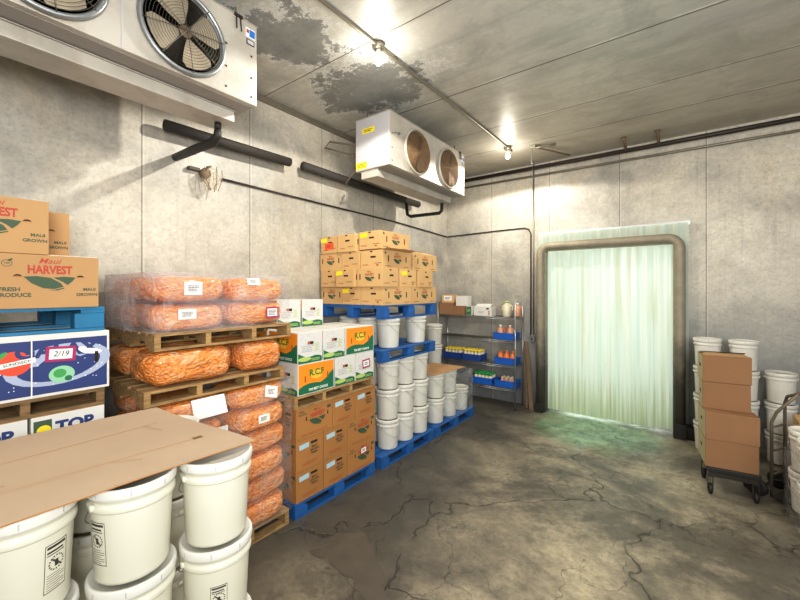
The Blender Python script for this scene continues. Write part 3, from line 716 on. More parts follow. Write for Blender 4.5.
# ================================================================== 3. carrot stack
def bag_mesh(L, W, H, seed, m):
    """pillow-shaped bag, long axis local Y"""
    b = MB(); n = 14; vs = {}; fs = []; vl = []
    def vert(i, j, k):
        key = (i, j, k)
        if key not in vs:
            p = Vector((2*i/n-1, 2*j/n-1, 2*k/n-1)); e = 4.
            r = (abs(p.x)**e + abs(p.y)**e + abs(p.z)**e)**(-1/e); p *= r
            q = Vector((p.x*W/2, p.y*L/2, p.z*H/2))
            pin = 1 - .16*max(0, abs(p.y)-.75)/.25
            q.x *= pin; q.z *= pin
            nn = noise.noise(q*6+Vector((seed, 0, 0))) * .75 + noise.noise(q*20+Vector((0, seed, 0)))*.45
            q *= 1 + .085*nn - .03
            q.z -= .010*(1-(p.x)**2)*(1 if p.z > .5 else 0)*noise.noise(Vector((q.y*7, seed, 3)))
            vs[key] = len(vl); vl.append((q.x, q.y, q.z+H/2))
        return vs[key]
    for a in range(n):
        for c in range(n):
            for s in (0, n):
                fs += [(vert(a, c, s), vert(a+1, c, s), vert(a+1, c+1, s), vert(a, c+1, s)), (vert(a, s, c), vert(a+1, s, c), vert(a+1, s, c+1), vert(a, s, c+1)), (vert(s, a, c), vert(s, a+1, c), vert(s, a+1, c+1), vert(s, a, c+1))]
    b.add(vl, fs, CARROT[m], smooth=True)
    return b.build('carrot_bag', smooth=True)
BK = {}
def bag(kind, L, W, H, loc, rz, label, m=0, group=None):
    if kind not in BK: BK[kind] = Kind(lambda: bag_mesh(L, W, H, len(BK)*3.1+1, m))
    return BK[kind].put(loc, rz, label, 'carrot bag', group)
def paper_label(parent, loc, w, h, rx=0., border=None, txt='~', tilt=0.):
    """label lying on the aisle side (+X in world); given in the bag's own frame"""
    b = MB(); X = Matrix.Translation(loc) @ Matrix.Rotation(R(90), 4, 'Z') @ Matrix.Rotation(R(90)-rx, 4, 'X') @ Matrix.Rotation(tilt, 4, 'Z')
    if border: rect(b, X, 0, 0, w, h, border, 0); rect(b, X, 0, 0, w*.78, h*.68, 'paper', .001)
    else: rect(b, X, 0, 0, w, h, 'paper', 0)
    scribble(b, X, 0, 0, w*.62, h*.5, 4, 'darkprint', .002, int(w*1000)) if txt else None
    o = b.build('paper_label', parent); o['label'] = 'white paper label' + (' with magenta border' if border else ''); return o
XC = -2.97
pallet('wooden pallet on the floor under the carrot bags', (XC-.51, 1.67, 0), 1.16, 1.0, .14, 'wood')
z = .142; hb = .206; BH = .198
names = ['lowest', 'second', 'third', 'fourth', 'fifth', 'topmost']
for lay in range(6):
    off = (.03, .0, .035, -.005, .02, .0)[lay]
    o = bag('low' if lay % 2 else 'low2', .563, .50, BH, (XC-.25+off, 1.975+(.0, .02, -.01, .015, .0, -.01)[lay], z+lay*hb), R((-2, 1, 2, -1, 1, -1)[lay]), 'plastic-wrapped carrot bag in the floor-level stack, ' + names[lay] + ' layer, carton side', 1)
    if lay == 5: paper_label(o, (0.265, .08, .12), .12, .10, .35, tilt=-.3)
    if lay == 4: paper_label(o, (0.258, -.02, .11), .11, .07, .1)
    if lay >= 0:
        o = bag('low' if lay % 2 else 'low2', .563, .50, BH, (XC-.25+off*.6, 1.385, z+lay*hb), R((1, -1, 0, 1, -2, 1)[lay]), 'plastic-wrapped carrot bag in the floor-level stack, ' + names[lay] + ' layer, behind the cardboard sheet', 1)
        if lay == 5: paper_label(o, (0.268, .1, .12), .26, .15, .4, txt='')
        if lay == 4: paper_label(o, (0.268, .18, .1), .14, .1, .1)
for lay in range(6):
    bag('low', .563, .50, BH, (XC-.80, 1.40, z+lay*hb+.002), 0., 'dark carrot bag at the wall side of the floor-level stack, ' + names[lay] + ' layer' if lay > 3 else 'carrot bag hidden low at the wall side of the floor-level stack', 1, None if lay > 3 else 'hidden wall-side carrot bags')
zl = z+6*hb
pallet('wooden pallet sandwiched low in the carrot stack, resting on wrapped bags', (XC-.51, 1.62, zl+.001), 1.15, 1.0, .11, 'wood')
zm = zl+.1125
bag('mid', .69, .47, .27, (XC-.22, 1.40, zm), R(1), 'long bright orange carrot bag lying between the two pallets', 0)
bag('mid_short', .45, .47, .265, (XC-.23, 1.99, zm), R(-3), 'short plump orange carrot bag between the pallets, near the orange and green cartons', 0)
bag('mid', .69, .47, .27, (XC-.75, 1.40, zm), R(182), 'orange carrot bag between the pallets, wall side', 0)
bag('mid_short', .45, .47, .265, (XC-.75, 1.99, zm), R(184), 'short orange carrot bag between the pallets, wall side by the cartons', 0)
zu = zm+.272
pallet('wooden pallet high in the carrot stack under the wrapped bags', (XC-.51, 1.69, zu), 1.16, 1.0, .125, 'wood')
zu += .1265
for lay in range(2):
    for side, x in (('aisle', XC-.26), ('wall', XC-.77)):
        for j, y in enumerate((1.392, 1.97)):
            w = ('camera end', 'carton end')[j]; lv = ('lower', 'upper')[lay]
            o = bag('top' if (lay+j) % 2 else 'top2', .563, .50, .205, (x + .012*(lay-j), y, zu+lay*.213), R(random.uniform(-1.5, 1.5)), 'shrink-wrapped carrot bag on the high pallet, %s layer, %s side, %s' % (lv, side, w), 0 if side == 'aisle' else 1)
            if side == 'aisle':
                if lay == 1 and j == 0: paper_label(o, (0.259, -.02, .11), .13, .10)
                if lay == 0 and j == 0: paper_label(o, (0.259, -.06, .13), .13, .075)
                if lay == 0 and j == 1: paper_label(o, (0.259, .1, .11), .13, .1, 0, 'magenta')
                if lay == 1 and j == 1: paper_label(o, (0.266, -.1, .17), .12, .06, .3)
# stretch film round the high bags
def wrap(label, lo, hi, mt, seed, e=9., amp=.012, top=True, name='stretch_wrap'):
    b = MB(); n = 22; vs = []; c = [(lo[i]+hi[i])/2 for i in range(3)]; d = [(hi[i]-lo[i])/2 for i in range(3)]
    rows = 12
    for k in range(rows+1):
        zz = lo[2]+(hi[2]-lo[2])*k/rows
        for i in range(n*4):
            a = 2*math.pi*i/(n*4); ca, sa = math.cos(a), math.sin(a); r = (abs(ca)**e+abs(sa)**e)**(-1/e)
            p = Vector((ca*r*d[0], sa*r*d[1], zz-lo[2])); q = 1+amp*noise.noise(p*6+Vector((seed, 0, 0)))/max(.3, p.length)
            vs.append((p.x*q, p.y*q, p.z))
    m_ = n*4; fs = [(k*m_+i, k*m_+(i+1) % m_, (k+1)*m_+(i+1) % m_, (k+1)*m_+i) for k in range(rows) for i in range(m_)]
    if top:
        ctr = []
        for s, dz in ((.8, .015), (.45, .03)):
            st = len(vs)
            for i in range(m_):
                p = vs[rows*m_+i]; vs.append((p[0]*s, p[1]*s, p[2]+dz*(.4+.9*abs(noise.noise(Vector((p[0]*4+seed, p[1]*4, s)))))))
            pr = rows*m_ if not ctr else ctr[-1]
            fs += [(pr+i, pr+(i+1) % m_, st+(i+1) % m_, st+i) for i in range(m_)]; ctr.append(st)
        fs.append([ctr[-1]+i for i in range(m_)])
    b.add(vs, fs, mt, smooth=True)
    o = b.build(name, None, (c[0], c[1], lo[2])); return tag(o, label, 'plastic wrap')
wrap('clear stretch film wrapped around the high carrot bags', (XC-1.06, 1.075, zu+.002), (XC+.035, 2.285, zu+.438), 'film', 2.)
wrap('clear stretch film wrapped around the floor-level carrot bags', (XC-.53, 1.07, .16), (XC+.06, 2.285, zl-.01), 'film_low', 5., top=False)

# ================================================================== 4. produce cartons and RCF cartons
XP = -2.97
pallet('blue pallet on the floor under the ochre produce cartons', (XP-.49, 2.89, 0), 1.17, 1.0, .14, 'blue', style='block')
z = .142; H4 = DIM['floor'][2]+.001
cells_lo = [('S', 2.325), ('S', 2.672), ('F', 3.018)]; cells_hi = [('F', 2.325), ('S', 2.797), ('S', 3.143)]
lvl = ['bottom', 'middle', 'top']; pos = ['first', 'second', 'third']
for lay in range(3):
    for k, (o_, y) in enumerate(cells_hi if lay == 2 else cells_lo):
        lab = 'ochre produce carton, %s layer, %s from the carrot stack, %s' % (lvl[lay], pos[k], 'printed face out' if o_ == 'F' else 'blue-labelled end')
        o = put('floor', XP, y, z+lay*H4, E if o_ == 'F' else Sx, lab, None, jig=.4)
        if o_ == 'S': sticker('shipping_label', o, 'floor', 'R', -.075, .075, .12, .05, 'bluelabel', .06, None, 'light blue label')
        elif lay == 0: sticker('price_tag', o, 'floor', 'F', .03, .055, .11, .085, 'paper', .05, 'redprint', 'white tag with red border', '~')
    put('floor', XP-.50, 2.325, z+lay*H4, Sx, 'ochre produce carton, %s layer, wall side next to the carrots' % lvl[lay], None, jig=.2) if lay < 2 else put('floor', XP-.36, 2.325, z+lay*H4, E, 'ochre produce carton, top layer, wall side next to the carrots', None, jig=.2)
b = MB(); b.box((0, 0, 0), (.05, .012, .085), 'paper', bev=.003); b.box((.0, -.004, .03), (.035, .012, .03), 'greyprint')
zq = z+3*H4
pallet('weathered pallet between the ochre produce cartons and the orange and green cartons', (XP-.49, 2.87, zq), 1.15, 1.0, .115, 'wood')
zq += .117; H5 = DIM['rcf'][2]+.002
put('rcf', XP, 2.345, zq, E, 'orange and green carton, bottom row, printed face beside the carrot stack', None, jig=.3)
put('rcf', XP, 2.83, zq, Sx, 'white and green carton, bottom row, middle', None, jig=.3)
o = put('rcf', XP, 3.15, zq, Sx, 'white and green carton, bottom row, with a dark-bordered tag', None, jig=.3)
sticker('price_tag', o, 'rcf', 'R', .02, .02, .13, .1, 'paper', .1, 'magenta', 'white tag with magenta border', '~')
put('rcf', XP, 2.345, zq+H5, Sx, 'white and green carton, upper row, first from the carrot stack', None, jig=.3)
put('rcf', XP, 2.665, zq+H5, Sx, 'white and green carton, upper row, second from the carrot stack', None, jig=.3)
put('rcf', XP, 2.99, zq+H5, E, 'orange and green carton, upper row, next to the pails', None, jig=.3)
put('rcf', XP-.33, 2.99, zq+H5, E, 'green-banded carton behind the orange one in the upper row', None, jig=0)
put('rcf', XP-.50, 2.345, zq+H5, Sx, 'green-banded carton in the upper row at the wall, carrot side', None, jig=0)
put('rcf', XP-.50, 2.665, zq+H5, Sx, 'green-banded carton in the upper row at the wall, middle', None, jig=0)
put('rcf', XP-.50, 2.345, zq, Sx, 'green-banded carton in the bottom row at the wall, carrot side', None, jig=0)
put('rcf', XP-.50, 2.665, zq, Sx, 'green-banded carton in the bottom row at the wall, middle', None, jig=0)
put('rcf', XP-.49, 2.46, zq+2*H5, Sx, 'white and green carton alone on the third row, carrot side', None, jig=.5)
put('rcf', XP-.49, 2.79, zq+2*H5, Sx, 'white and green carton alone on the third row, pail side', None, jig=.5)
del b
# ================================================================== 5. pails with cartons on top
XB = -2.95
pallet('blue pallet on the floor under the tall three-layer pail stack', (XB-.53, 4.20, 0), 1.22, 1.06, .145, 'blue', style='block')
z5 = .147
for lay in range(3):
    for k, y in enumerate((3.91, 4.265, 4.62)):
        pail((XB-.165, y, z5+lay*PH), 'white pail, %s layer of the tall pail stack, %s from the ochre cartons' % (lvl[lay], pos[k]), None, R(-90 + (17*k+31*lay) % 60))
    pail((XB-.50, 3.91, z5+lay*PH), 'white pail, %s layer of the tall pail stack, second row at the carton end' % lvl[lay], None, R(40))
    pail((XB-.84, 3.91, z5+lay*PH), 'white pail, %s layer of the tall pail stack, wall row at the carton end' % lvl[lay], None, R(40))
zp = z5+3*PH
pallet('blue pallet in the middle of the tall pail stack', (XB-.53, 4.22, zp), 1.24, 1.06, .145, 'blue', style='block')
zp += .147
for k, (x, y, w) in enumerate(((XB-.165, 3.93, 'first in front'), (XB-.165, 4.56, 'second in front'), (XB-.52, 3.93, 'second row'), (XB-.55, 4.45, 'inner'), (XB-.86, 3.93, 'wall row'))):
    pail((x, y, zp), 'white pail between the two upper blue pallets, ' + w, None, R(-50-20*k))
zp += PH + .03
# small wooden blocking keeps the pallet level on the lids
pallet('bright blue pallet carrying the high pile of tan cartons', (XB-.56, 4.245, zp-.028), 1.27, 1.10, .17, 'blue', style='block')
zt = zp-.028+.172
y5 = 3.62; XT = XB-.01; hf = .232
rows = ['bottom row', 'second row', 'third row', 'top row']
def far(lay, kind, xf, y, orient, where, yellow=None, red=False, flap=False):
    o = put(kind, xf, y, zt+lay*hf, orient, 'tan carton on the high blue pallet, %s, %s' % (rows[lay], where), None, jig=.5)
    f = {'E': 'L', 'S': 'F'}
    if yellow: sticker('yellow_sticker', o, kind, yellow, -.10, .065, .12, .055, 'yellow', .1, None, 'bright yellow sticker')
    if red: sticker('red_tag', o, kind, 'L', .0, -.02, .17, .09, 'redtag', .03, None, 'orange red tag', '~')
    if flap:
        w, d, h = DIM[kind]; b = MB()
        if flap == 'low':
            for sg in (-1,): MB().add([(-w/2, sg*d/2, h+.002), (w/2, sg*d/2, h+.002), (w/2+.01, sg*(d/2+.085), h+.022), (-w/2-.01, sg*(d/2+.085), h+.018)], [(0, 1, 2, 3)], 'carton_far').build('flap', o)
            return o
        b.add([(-w/2, d/2, h), (w/2, d/2, h), (w/2, d/2-.12, h+.075), (-w/2, d/2-.12, h+.07)], [(0, 1, 2, 3)], 'carton_far'); b.build('flap', o)
        b = MB(); b.add([(-w/2, -d/2, h+.002), (w/2, -d/2, h+.002), (w/2, d/2-.16, h+.06), (-w/2, d/2-.16, h+.055)], [(0, 1, 2, 3)], 'carton_far'); b.build('flap', o)
    return o
# each row: aisle-face cartons then the camera-end cartons running to the wall
far(0, 'far', XT, y5, E, 'corner')
far(0, 'far', XT, y5+.635, E, 'door end')
far(0, 'narrow', XT-.37, y5, E, 'camera end beside the corner', 'L')
far(0, 'narrow', XT-.705, y5+.01, Sx, 'camera end at the wall')
far(1, 'narrow', XT+.01, y5-.02, Sx, 'corner, long face to the camera')
far(1, 'far', XT, y5+.37, Sx, 'aisle side middle', 'R')
far(1, 'far', XT+.01, y5+.78, Sx, 'door end')
far(1, 'narrow', XT-.425, y5-.065, E, 'camera end, second from the corner', 'L')
far(1, 'narrow', XT-.77, y5-.02, E, 'camera end at the wall')
far(2, 'far', XT-.015, y5+.01, E, 'open-topped, corner', None, False, 'low')
far(2, 'far', XT, y5+.65, E, 'open-topped, door end', None, False, True)
far(2, 'narrow', XT-.39, y5, E, 'camera end beside the open one')
far(2, 'narrow', XT-.725, y5+.01, Sx, 'camera end at the wall, long face')
far(3, 'far', XT-.05, y5+.02, E, 'over the corner carton', 'L').location.z += .014
far(3, 'narrow', XT-.445, y5-.015, E, 'camera end middle')
far(3, 'narrow', XT-.79, y5+.0, E, 'camera end, orange-tagged', 'L', True)

# ================================================================== 6. lower pail pallet toward the door
pallet('blue pallet on the floor under the low film-wrapped pails near the shelf', (XB-.53, 5.50, 0), 1.30, 1.06, .145, 'blue', style='block')
for lay in range(2):
    for k, y in enumerate((5.10, 5.51, 5.92)):
        if lay == 1 and k == 2: continue
        pail((XB-.17, y, z5+lay*PH), 'white pail, %s layer of the low wrapped stack, %s from the tall stack' % (lvl[lay], pos[k]), None, R(-70+25*k))
    pail((XB-.52, 5.10, z5+lay*PH), 'white pail, %s layer of the low wrapped stack, inner row' % lvl[lay], None, R(20))
    pail((XB-.52, 5.46, z5+lay*PH), 'white pail, %s layer of the low wrapped stack, inner row toward the shelf' % lvl[lay], None, R(20))
for lay in range(4):
    pail((-3.86, 6.30, .001+lay*PH), 'white pail in the tall column at the wall beside the wire shelf, %s' % ['lowest', 'second up', 'third up', 'topmost'][lay], None, R(-60))
o = pail((XB-.54, 5.92, z5), 'white pail with a small square label at the shelf end', None, R(10))
b = MB(); zc = z5+2*PH+.004
vs = [(-.46, -.44, 0), (.2, -.44, 0), (.27, .42, .0), (-.34, .40, .0)]
vs2 = [(x, y, zz+.005) for x, y, zz in vs]
b.add(vs+vs2, [(3, 2, 1, 0), (4, 5, 6, 7), (0, 1, 5, 4), (1, 2, 6, 5), (2, 3, 7, 6), (3, 0, 4, 7)], 'carton')
tag(b.build('cardboard_sheet', None, (XB-.22, 5.30, zc)), 'small brown cardboard piece on the low pails near the shelf', 'cardboard sheet')
wrap('crumpled clear film around the low pails near the shelf', (XB-.36, 5.325, z5+.004), (XB+.02, 6.12, z5+.68), 'film_clear', 3., e=8., amp=.012, top=False)

# ================================================================== 7. wire shelf on the back wall
sx0, sx1, sy0, sy1 = -4.10, -2.46, 6.83, 7.24
t = thing('wire_shelf', 'chrome wire shelving unit with four shelves against the back wall', 'shelf', ((sx0+sx1)/2, (sy0+sy1)/2, 0))
hw, hd = (sx1-sx0)/2, (sy1-sy0)/2
for x in (-hw, hw):
    for y in (-hd, hd):
        b = MB(); b.tube([(x, y, 0), (x, y, 1.98)], .0125, 'steel', 8)
        b.lathe([(0, 0), (.018, 0), (.018, .03), (0, .03)], 'black', 8, None, (x, y, 0)); b.build('post', t)
SH = (.365, .795, 1.26, 1.69)
for zz in SH:
    b = MB()
    for y in (-hd, hd):
        b.tube([(-hw, y, zz), (hw, y, zz)], .005, 'steel', 5); b.tube([(-hw, y, zz-.03), (hw, y, zz-.03)], .005, 'steel', 5)
        n = 28; b.tube([(-hw+2*hw*k/n, y, zz-(.03 if k % 2 else 0)) for k in range(n+1)], .003, 'steel', 4)
    for x in (-hw, hw):
        b.tube([(x, -hd, zz), (x, hd, zz)], .005, 'steel', 5); b.tube([(x, -hd, zz-.03), (x, hd, zz-.03)], .005, 'steel', 5)
    for k in range(36):
        x = -hw+2*hw*(k+.5)/36; b.tube([(x, -hd, zz+.004), (x, hd, zz+.004)], .003, 'dark', 4)
    b.build('shelf', t)
def sbox(w, d, h, x, y, z, m, label, rz=0., extra=None):
    b = MB(); shell(b, w, d, h, m)
    if extra: extra(b, w, d, h)
    return tag(b.build('carton', None, (x, y, z), rz), label, 'carton')
zs = SH[3]+.008
def wl(b, w, d, h): X = face(w, d, h, 'F'); rect(b, X, .01, .01, w*.7, h*.62, 'paper'); scribble(b, X, .01, .01, w*.5, h*.3, 3, 'darkprint', .002)
sbox(.30, .26, .24, -3.93, 6.98, zs, 'carton_plain', 'brown carton on the top wire shelf under the white-labelled one', .05)
sbox(.28, .24, .18, -3.63, 6.96, zs, 'carton_plain', 'small brown carton on the top shelf under the white box', -.05)
sbox(.26, .22, .16, -3.91, 7.0, zs+.2415, 'carton_far', 'tan carton with a white label, topmost on the wire shelf', .03, wl)
sbox(.25, .22, .20, -3.60, 7.02, zs+.1815, 'white_card', 'white box sitting on a small brown carton on the shelf', .06)
def gb(b, w, d, h): X = face(w, d, h, 'F'); rect(b, X, 0, 0, w*.9, h*.9, 'green'); scribble(b, X, 0, .01, w*.7, .06, 3, 'lime', .002)
sbox(.11, .2, .18, -3.40, 6.95, zs, 'white_card', 'small green printed carton on the top shelf beside the white box', .0, gb)
def ww(b, w, d, h):
    X = face(w, d, h, 'F'); rect(b, X, .1, .05, .05, .03, 'hole'); scribble(b, X, -.03, -.02, .14, .05, 3, 'greyprint', .002); rect(b, X, .13, -.03, .02, .09, 'redprint')
o = sbox(.36, .24, .18, -3.12, 6.99, zs, 'white_card', 'open white carton with flaps on the top shelf near the jugs', .02, ww)
b = MB(); b.add([(-.16, -.12, .18), (.16, -.12, .18), (.15, -.01, .235), (-.15, -.01, .23)], [(0, 1, 2, 3)], 'white_card'); b.build('flap', o)
b = MB(); b.add([(-.16, .12, .18), (.16, .12, .18), (.16, .03, .25), (-.16, .03, .245)], [(0, 1, 2, 3)], 'white_card'); b.build('flap', o)
def mk_jug(m, cap, s=1.):
    def f():
        t = thing('jug', '-', 'jug'); b = MB(); b.lathe([(0, 0), (.055*s, 0), (.062*s, .01*s), (.062*s, .14*s), (.05*s, .18*s), (.022*s, .215*s), (.02*s, .23*s), (0, .23*s)], m, 16); b.build('body', t)
        b = MB(); b.lathe([(0, .225*s), (.024*s, .225*s), (.024*s, .255*s), (0, .255*s)], cap, 12); b.build('cap', t)
        b = MB(); b.tube([(.055*s, 0, .09*s), (.085*s, 0, .11*s), (.08*s, 0, .17*s), (.03*s, 0, .2*s)], .009*s, m, 6); b.build('handle', t)
        return t
    return Kind(f)
JW, JP, JO = mk_jug('bottle', 'lime', 1.15), mk_jug('peach', 'paper', 1.0), mk_jug('orange', 'orange', .94)
JW.put((-2.70, 7.08, zs), 0, 'cream jug at the back of the top shelf', 'jug'); JW.put((-2.575, 6.91, zs), .6, 'cream jug at the front of the top shelf end, before the post', 'jug') if False else None
JW.put((-2.66, 6.92, zs), 2.9, 'cream jug at the front edge of the top shelf', 'jug'); JP.put((-2.52, 7.12, zs), .2, 'pinkish bottle at the doorway end of the top shelf', 'jug')
JP.put((-2.45-.12-.14, 6.9, zs), .2, 'pinkish bottle on the top shelf, set apart from the cream jugs', 'jug') if False else None
def mk_tub(m):
    def f():
        w, d, h = .40, .30, .125; b = MB(); th = .012
        for (a, c) in (((-w/2, -d/2, 0), (w/2, d/2, .01)), ((-w/2, -d/2, .01), (w/2, -d/2+th, h)), ((-w/2, d/2-th, .01), (w/2, d/2, h)), ((-w/2, -d/2+th, .01), (-w/2+th, d/2-th, h)), ((w/2-th, -d/2+th, .01), (w/2, d/2-th, h))): b.span(a, c, m)
        b.span((-w/2-.008, -d/2-.008, h-.018), (w/2+.008, -d/2, h), m); b.span((-w/2-.008, d/2, h-.018), (w/2+.008, d/2+.008, h), m); b.span((-w/2-.008, -d/2, h-.018), (-w/2, d/2, h), m); b.span((w/2, -d/2, h-.018), (w/2+.008, d/2, h), m)
        for k in range(9): b.box((-w/2+.03+k*(w-.06)/8, -d/2-.002, h*.42), (.012, .006, h*.6), m)
        return b.build('crate')
    return Kind(f)
TB, TN = mk_tub('bluetub'), mk_tub('navytub')
yS = 7.03
TB.put((-2.70, yS, SH[2]+.008), 0, 'blue plastic crate on the second shelf from the top, holding orange bottles', 'crate')
TB.put((-2.68, yS, SH[1]+.008), 0, 'blue plastic crate on the third shelf holding orange jugs', 'crate')
TN.put((-3.80, yS, SH[1]+.008), 0, 'dark blue crate of yellow-capped bottles at the wall end of the third shelf', 'crate')
TN.put((-3.37, yS, SH[1]+.008), 0, 'dark blue crate of yellow-capped bottles in the middle of the third shelf', 'crate')
TB.put((-3.14, yS, SH[0]+.008), 0, 'blue crate of green-capped bottles on the lowest shelf', 'crate')
TB.put((-2.68, yS, SH[0]+.008), 0, 'blue crate of pale bottles on the lowest shelf, next to the post', 'crate')
for k, (x, y) in enumerate(((-2.80, 6.98), (-2.62, 7.0))):
    JP.put((x, y, SH[2]+.02), .4*k, 'peach bottle in the second-shelf crate, ' + ('wall side' if k == 0 else 'door side'), 'bottle')
JO2 = mk_jug('orange', 'orange', .8)
JO2.put((-2.71, 7.08, SH[2]+.02), .4, 'orange bottle behind the peach bottles in the second-shelf crate', 'bottle')
for k in range(3): JO.put((-2.80+.12*k, 6.99, SH[1]+.02), 1.57, 'orange jug in the third-shelf crate, ' + ('wall side', 'middle', 'door side')[k], 'jug')
def mk_small(m, cap, h=.17, r=.03, cs=1.):
    def f():
        t = thing('bottle', '-', 'bottle'); MB().lathe([(0, 0), (r, 0), (r, h*.68), (r*.5, h*.86), (r*.5, h*.9), (0, h*.9)], m, 12).build('body', t)
        MB().lathe([(0, h*.8), (r*.62*cs, h*.8), (r*.62*cs, h), (0, h)], cap, 10).build('cap', t); return t
    return Kind(f)
BY, BG, BP = mk_small('bottle', 'yellowcap', .20, .034, 1.65), mk_small('bottle', 'greencap', .20, .034, 1.65), mk_small('peach', 'bottle', .17, .034)
for cx, wh in ((-3.80, 'wall-end'), (-3.37, 'middle')):
    for i in range(5):
        for j in range(3): BY.put((cx-.15+i*.075, yS-.09+j*.09, SH[1]+.0195), 0, 'yellow-capped bottle in the %s dark blue crate' % wh, 'bottle', 'yellow-capped bottles in the %s crate' % wh)
for i in range(5):
    for j in range(3): BG.put((-3.14-.15+i*.075, yS-.09+j*.09, SH[0]+.0195), 0, 'green-capped bottle in the blue crate on the lowest shelf', 'bottle', 'green-capped bottles in the lowest crate')
for i in range(3):
    for j in range(2): BP.put((-2.68-.08+i*.08, yS-.06+j*.1, SH[0]+.0195), 0, 'pale bottle in the lowest-shelf crate next to the post', 'bottle', 'pale bottles in the lowest crate')
# planks leaning in the gap between shelf and doorway
def lean(name, label, a, b_, w, th, m):
    a, b_ = Vector(a), Vector(b_); d = b_-a; L = d.length; X = Matrix.Translation(a) @ d.to_track_quat('Z', 'Y').to_matrix().to_4x4()
    bb = MB(); bb.box((0, 0, L/2), (w, th, L), m, X, .003); return tag(bb.build(name), label, 'plank')
lean('wooden_plank', 'brown wooden plank leaning between the wire shelf and the doorway', (-2.21, 6.97, .004), (-2.40, 7.26, 1.22), .07, .022, 'plank')
lean('wooden_plank', 'thin dark stick leaning behind the brown plank by the doorway', (-2.33, 7.08, .004), (-2.42, 7.28, 1.12), .032, .018, 'wood_dark')
# ================================================================== 8. right side: cart with cartons, pails, hand truck
t = thing('flat_cart', 'black flat cart on casters under the plain brown cartons', 'cart', (.40, 5.52, 0), R(6))
MB().box((0, 0, .28), (.44, .5, .05), 'black', bev=.01).build('deck', t)
for y in (-.2, .2): MB().box((0, y, .225), (.40, .04, .06), 'dark').build('cross_member', t)
for x in (-.185, .185):
    for y in (-.2, .2):
        b = MB(); b.box((x-.022, y, .12), (.005, .04, .15), 'dark'); b.box((x+.022, y, .12), (.005, .04, .15), 'dark'); b.box((x, y, .193), (.05, .05, .01), 'dark'); o = b.build('caster', t)
        MB().lathe([(0, -.017), (.05, -.017), (.058, -.01), (.058, .01), (.05, .017), (0, .017)], 'black', 18, Matrix.Translation((x, y, .058)) @ Matrix.Rotation(R(90), 4, 'Y')).build('wheel', o)
b = MB(); b.tube([(-.205, .245, .25), (-.205, .29, .5), (-.205, .31, 1.12), (-.18, .315, 1.16), (.18, .315, 1.16), (.205, .31, 1.12), (.205, .29, .5), (.205, .245, .25)], .012, 'dark', 8); b.build('push_handle', t)
def plainc(w, d, h, loc, rz, label, flap=False):
    b = MB(); shell(b, w, d, h, 'carton_plain')
    X = face(w, d, h, 'L'); rect(b, X, 0, 0, d*.985, h*.97, 'carton_side_lit', .0008); rect(b, X, .0, .02, .085, .035, 'hole', .0014)
    X = face(w, d, h, 'R'); rect(b, X, .0, .02, .085, .035, 'hole', .0014)
    o = tag(b.build('carton', None, loc, rz), label, 'carton')
    if flap:
        bb = MB(); bb.add([(-w/2, d/2, h+.001), (w/2, d/2, h+.001), (w/2-.01, .02, h+.03), (-w/2+.01, .02, h+.026)], [(0, 1, 2, 3)], 'carton'); bb.build('flap', o)
        bb = MB(); bb.add([(-w/2, -d/2, h+.002), (w/2, -d/2, h+.002), (w/2-.03, .0, h+.014), (-w/2+.03, .0, h+.02)], [(0, 1, 2, 3)], 'carton'); bb.build('flap', o)
    return o
zc = .3065
for k, (w, d, dx, dy, r, lab) in enumerate(((.435, .46, -.015, 0, 6, 'plain brown carton resting on the black flat cart'), (.44, .46, -.012, .0, 6.5, 'plain brown carton second up on the flat cart'), (.405, .30, -.035, .085, 5, 'plain brown carton third up on the flat cart'), (.415, .30, -.035, .085, 7, 'plain brown carton with open flaps, topmost on the flat cart'))):
    plainc(w, d, .29, (.40+dx, 5.505+dy, zc), R(r), lab, k == 3); zc += .2915 + (.002 if k == 2 else 0)
for (x, y, n, who) in ((.27, 6.72, 4, 'beside the doorway'), (.64, 6.70, 4, 'second from the doorway'), (1.0, 6.78, 3, 'third from the doorway')):
    for lay in range(n):
        pail((x, y, .001+lay*PH), 'white pail by the back wall, column %s, %s' % (who, ['lowest', 'second up', 'third up', 'topmost'][lay]), None, R(-70 + 35*lay))
# hand truck with bent steel tube
t = thing('hand_truck', 'hand truck with a bent steel tube handle standing before the third pail column', 'hand truck', (.80, 5.68, 0), R(58))
b = MB(); b.tube([(-.125, -.02, .12), (-.125, -.02, .8), (-.12, -.06, .92), (-.1, -.2, 1.12), (-.06, -.22, 1.15), (.0, -.18, 1.13), (.1, -.05, 1.06), (.125, -.02, .98), (.125, -.02, .12)], .015, 'pipe', 8); b.build('handle', t)
b = MB(); 
for zz in (.25, .5, .75): b.tube([(-.125, -.02, zz), (.125, -.02, zz)], .011, 'pipe', 6)
b.build('crossbar', t)
MB().box((0, -.16, .035), (.34, .26, .012), 'dark').build('toe_plate', t)
for s in (-1, 1): MB().lathe([(0, -.022), (.08, -.022), (.095, -.012), (.095, .012), (.08, .022), (0, .022)], 'black', 20, Matrix.Translation((s*.2, .07, .096)) @ Matrix.Rotation(R(90), 4, 'Y')).build('wheel', t)
b = MB(); b.tube([(-.2, .07, .096), (.2, .07, .096)], .01, 'dark', 6); b.tube([(-.125, -.02, .14), (-.125, .07, .1)], .012, 'dark', 6); b.tube([(.125, -.02, .14), (.125, .07, .1)], .012, 'dark', 6); b.tube([(-.15, -.03, .14), (-.15, -.03, .03)], .012, 'dark', 6); b.tube([(.15, -.03, .14), (.15, -.03, .03)], .012, 'dark', 6); b.build('axle_frame', t)
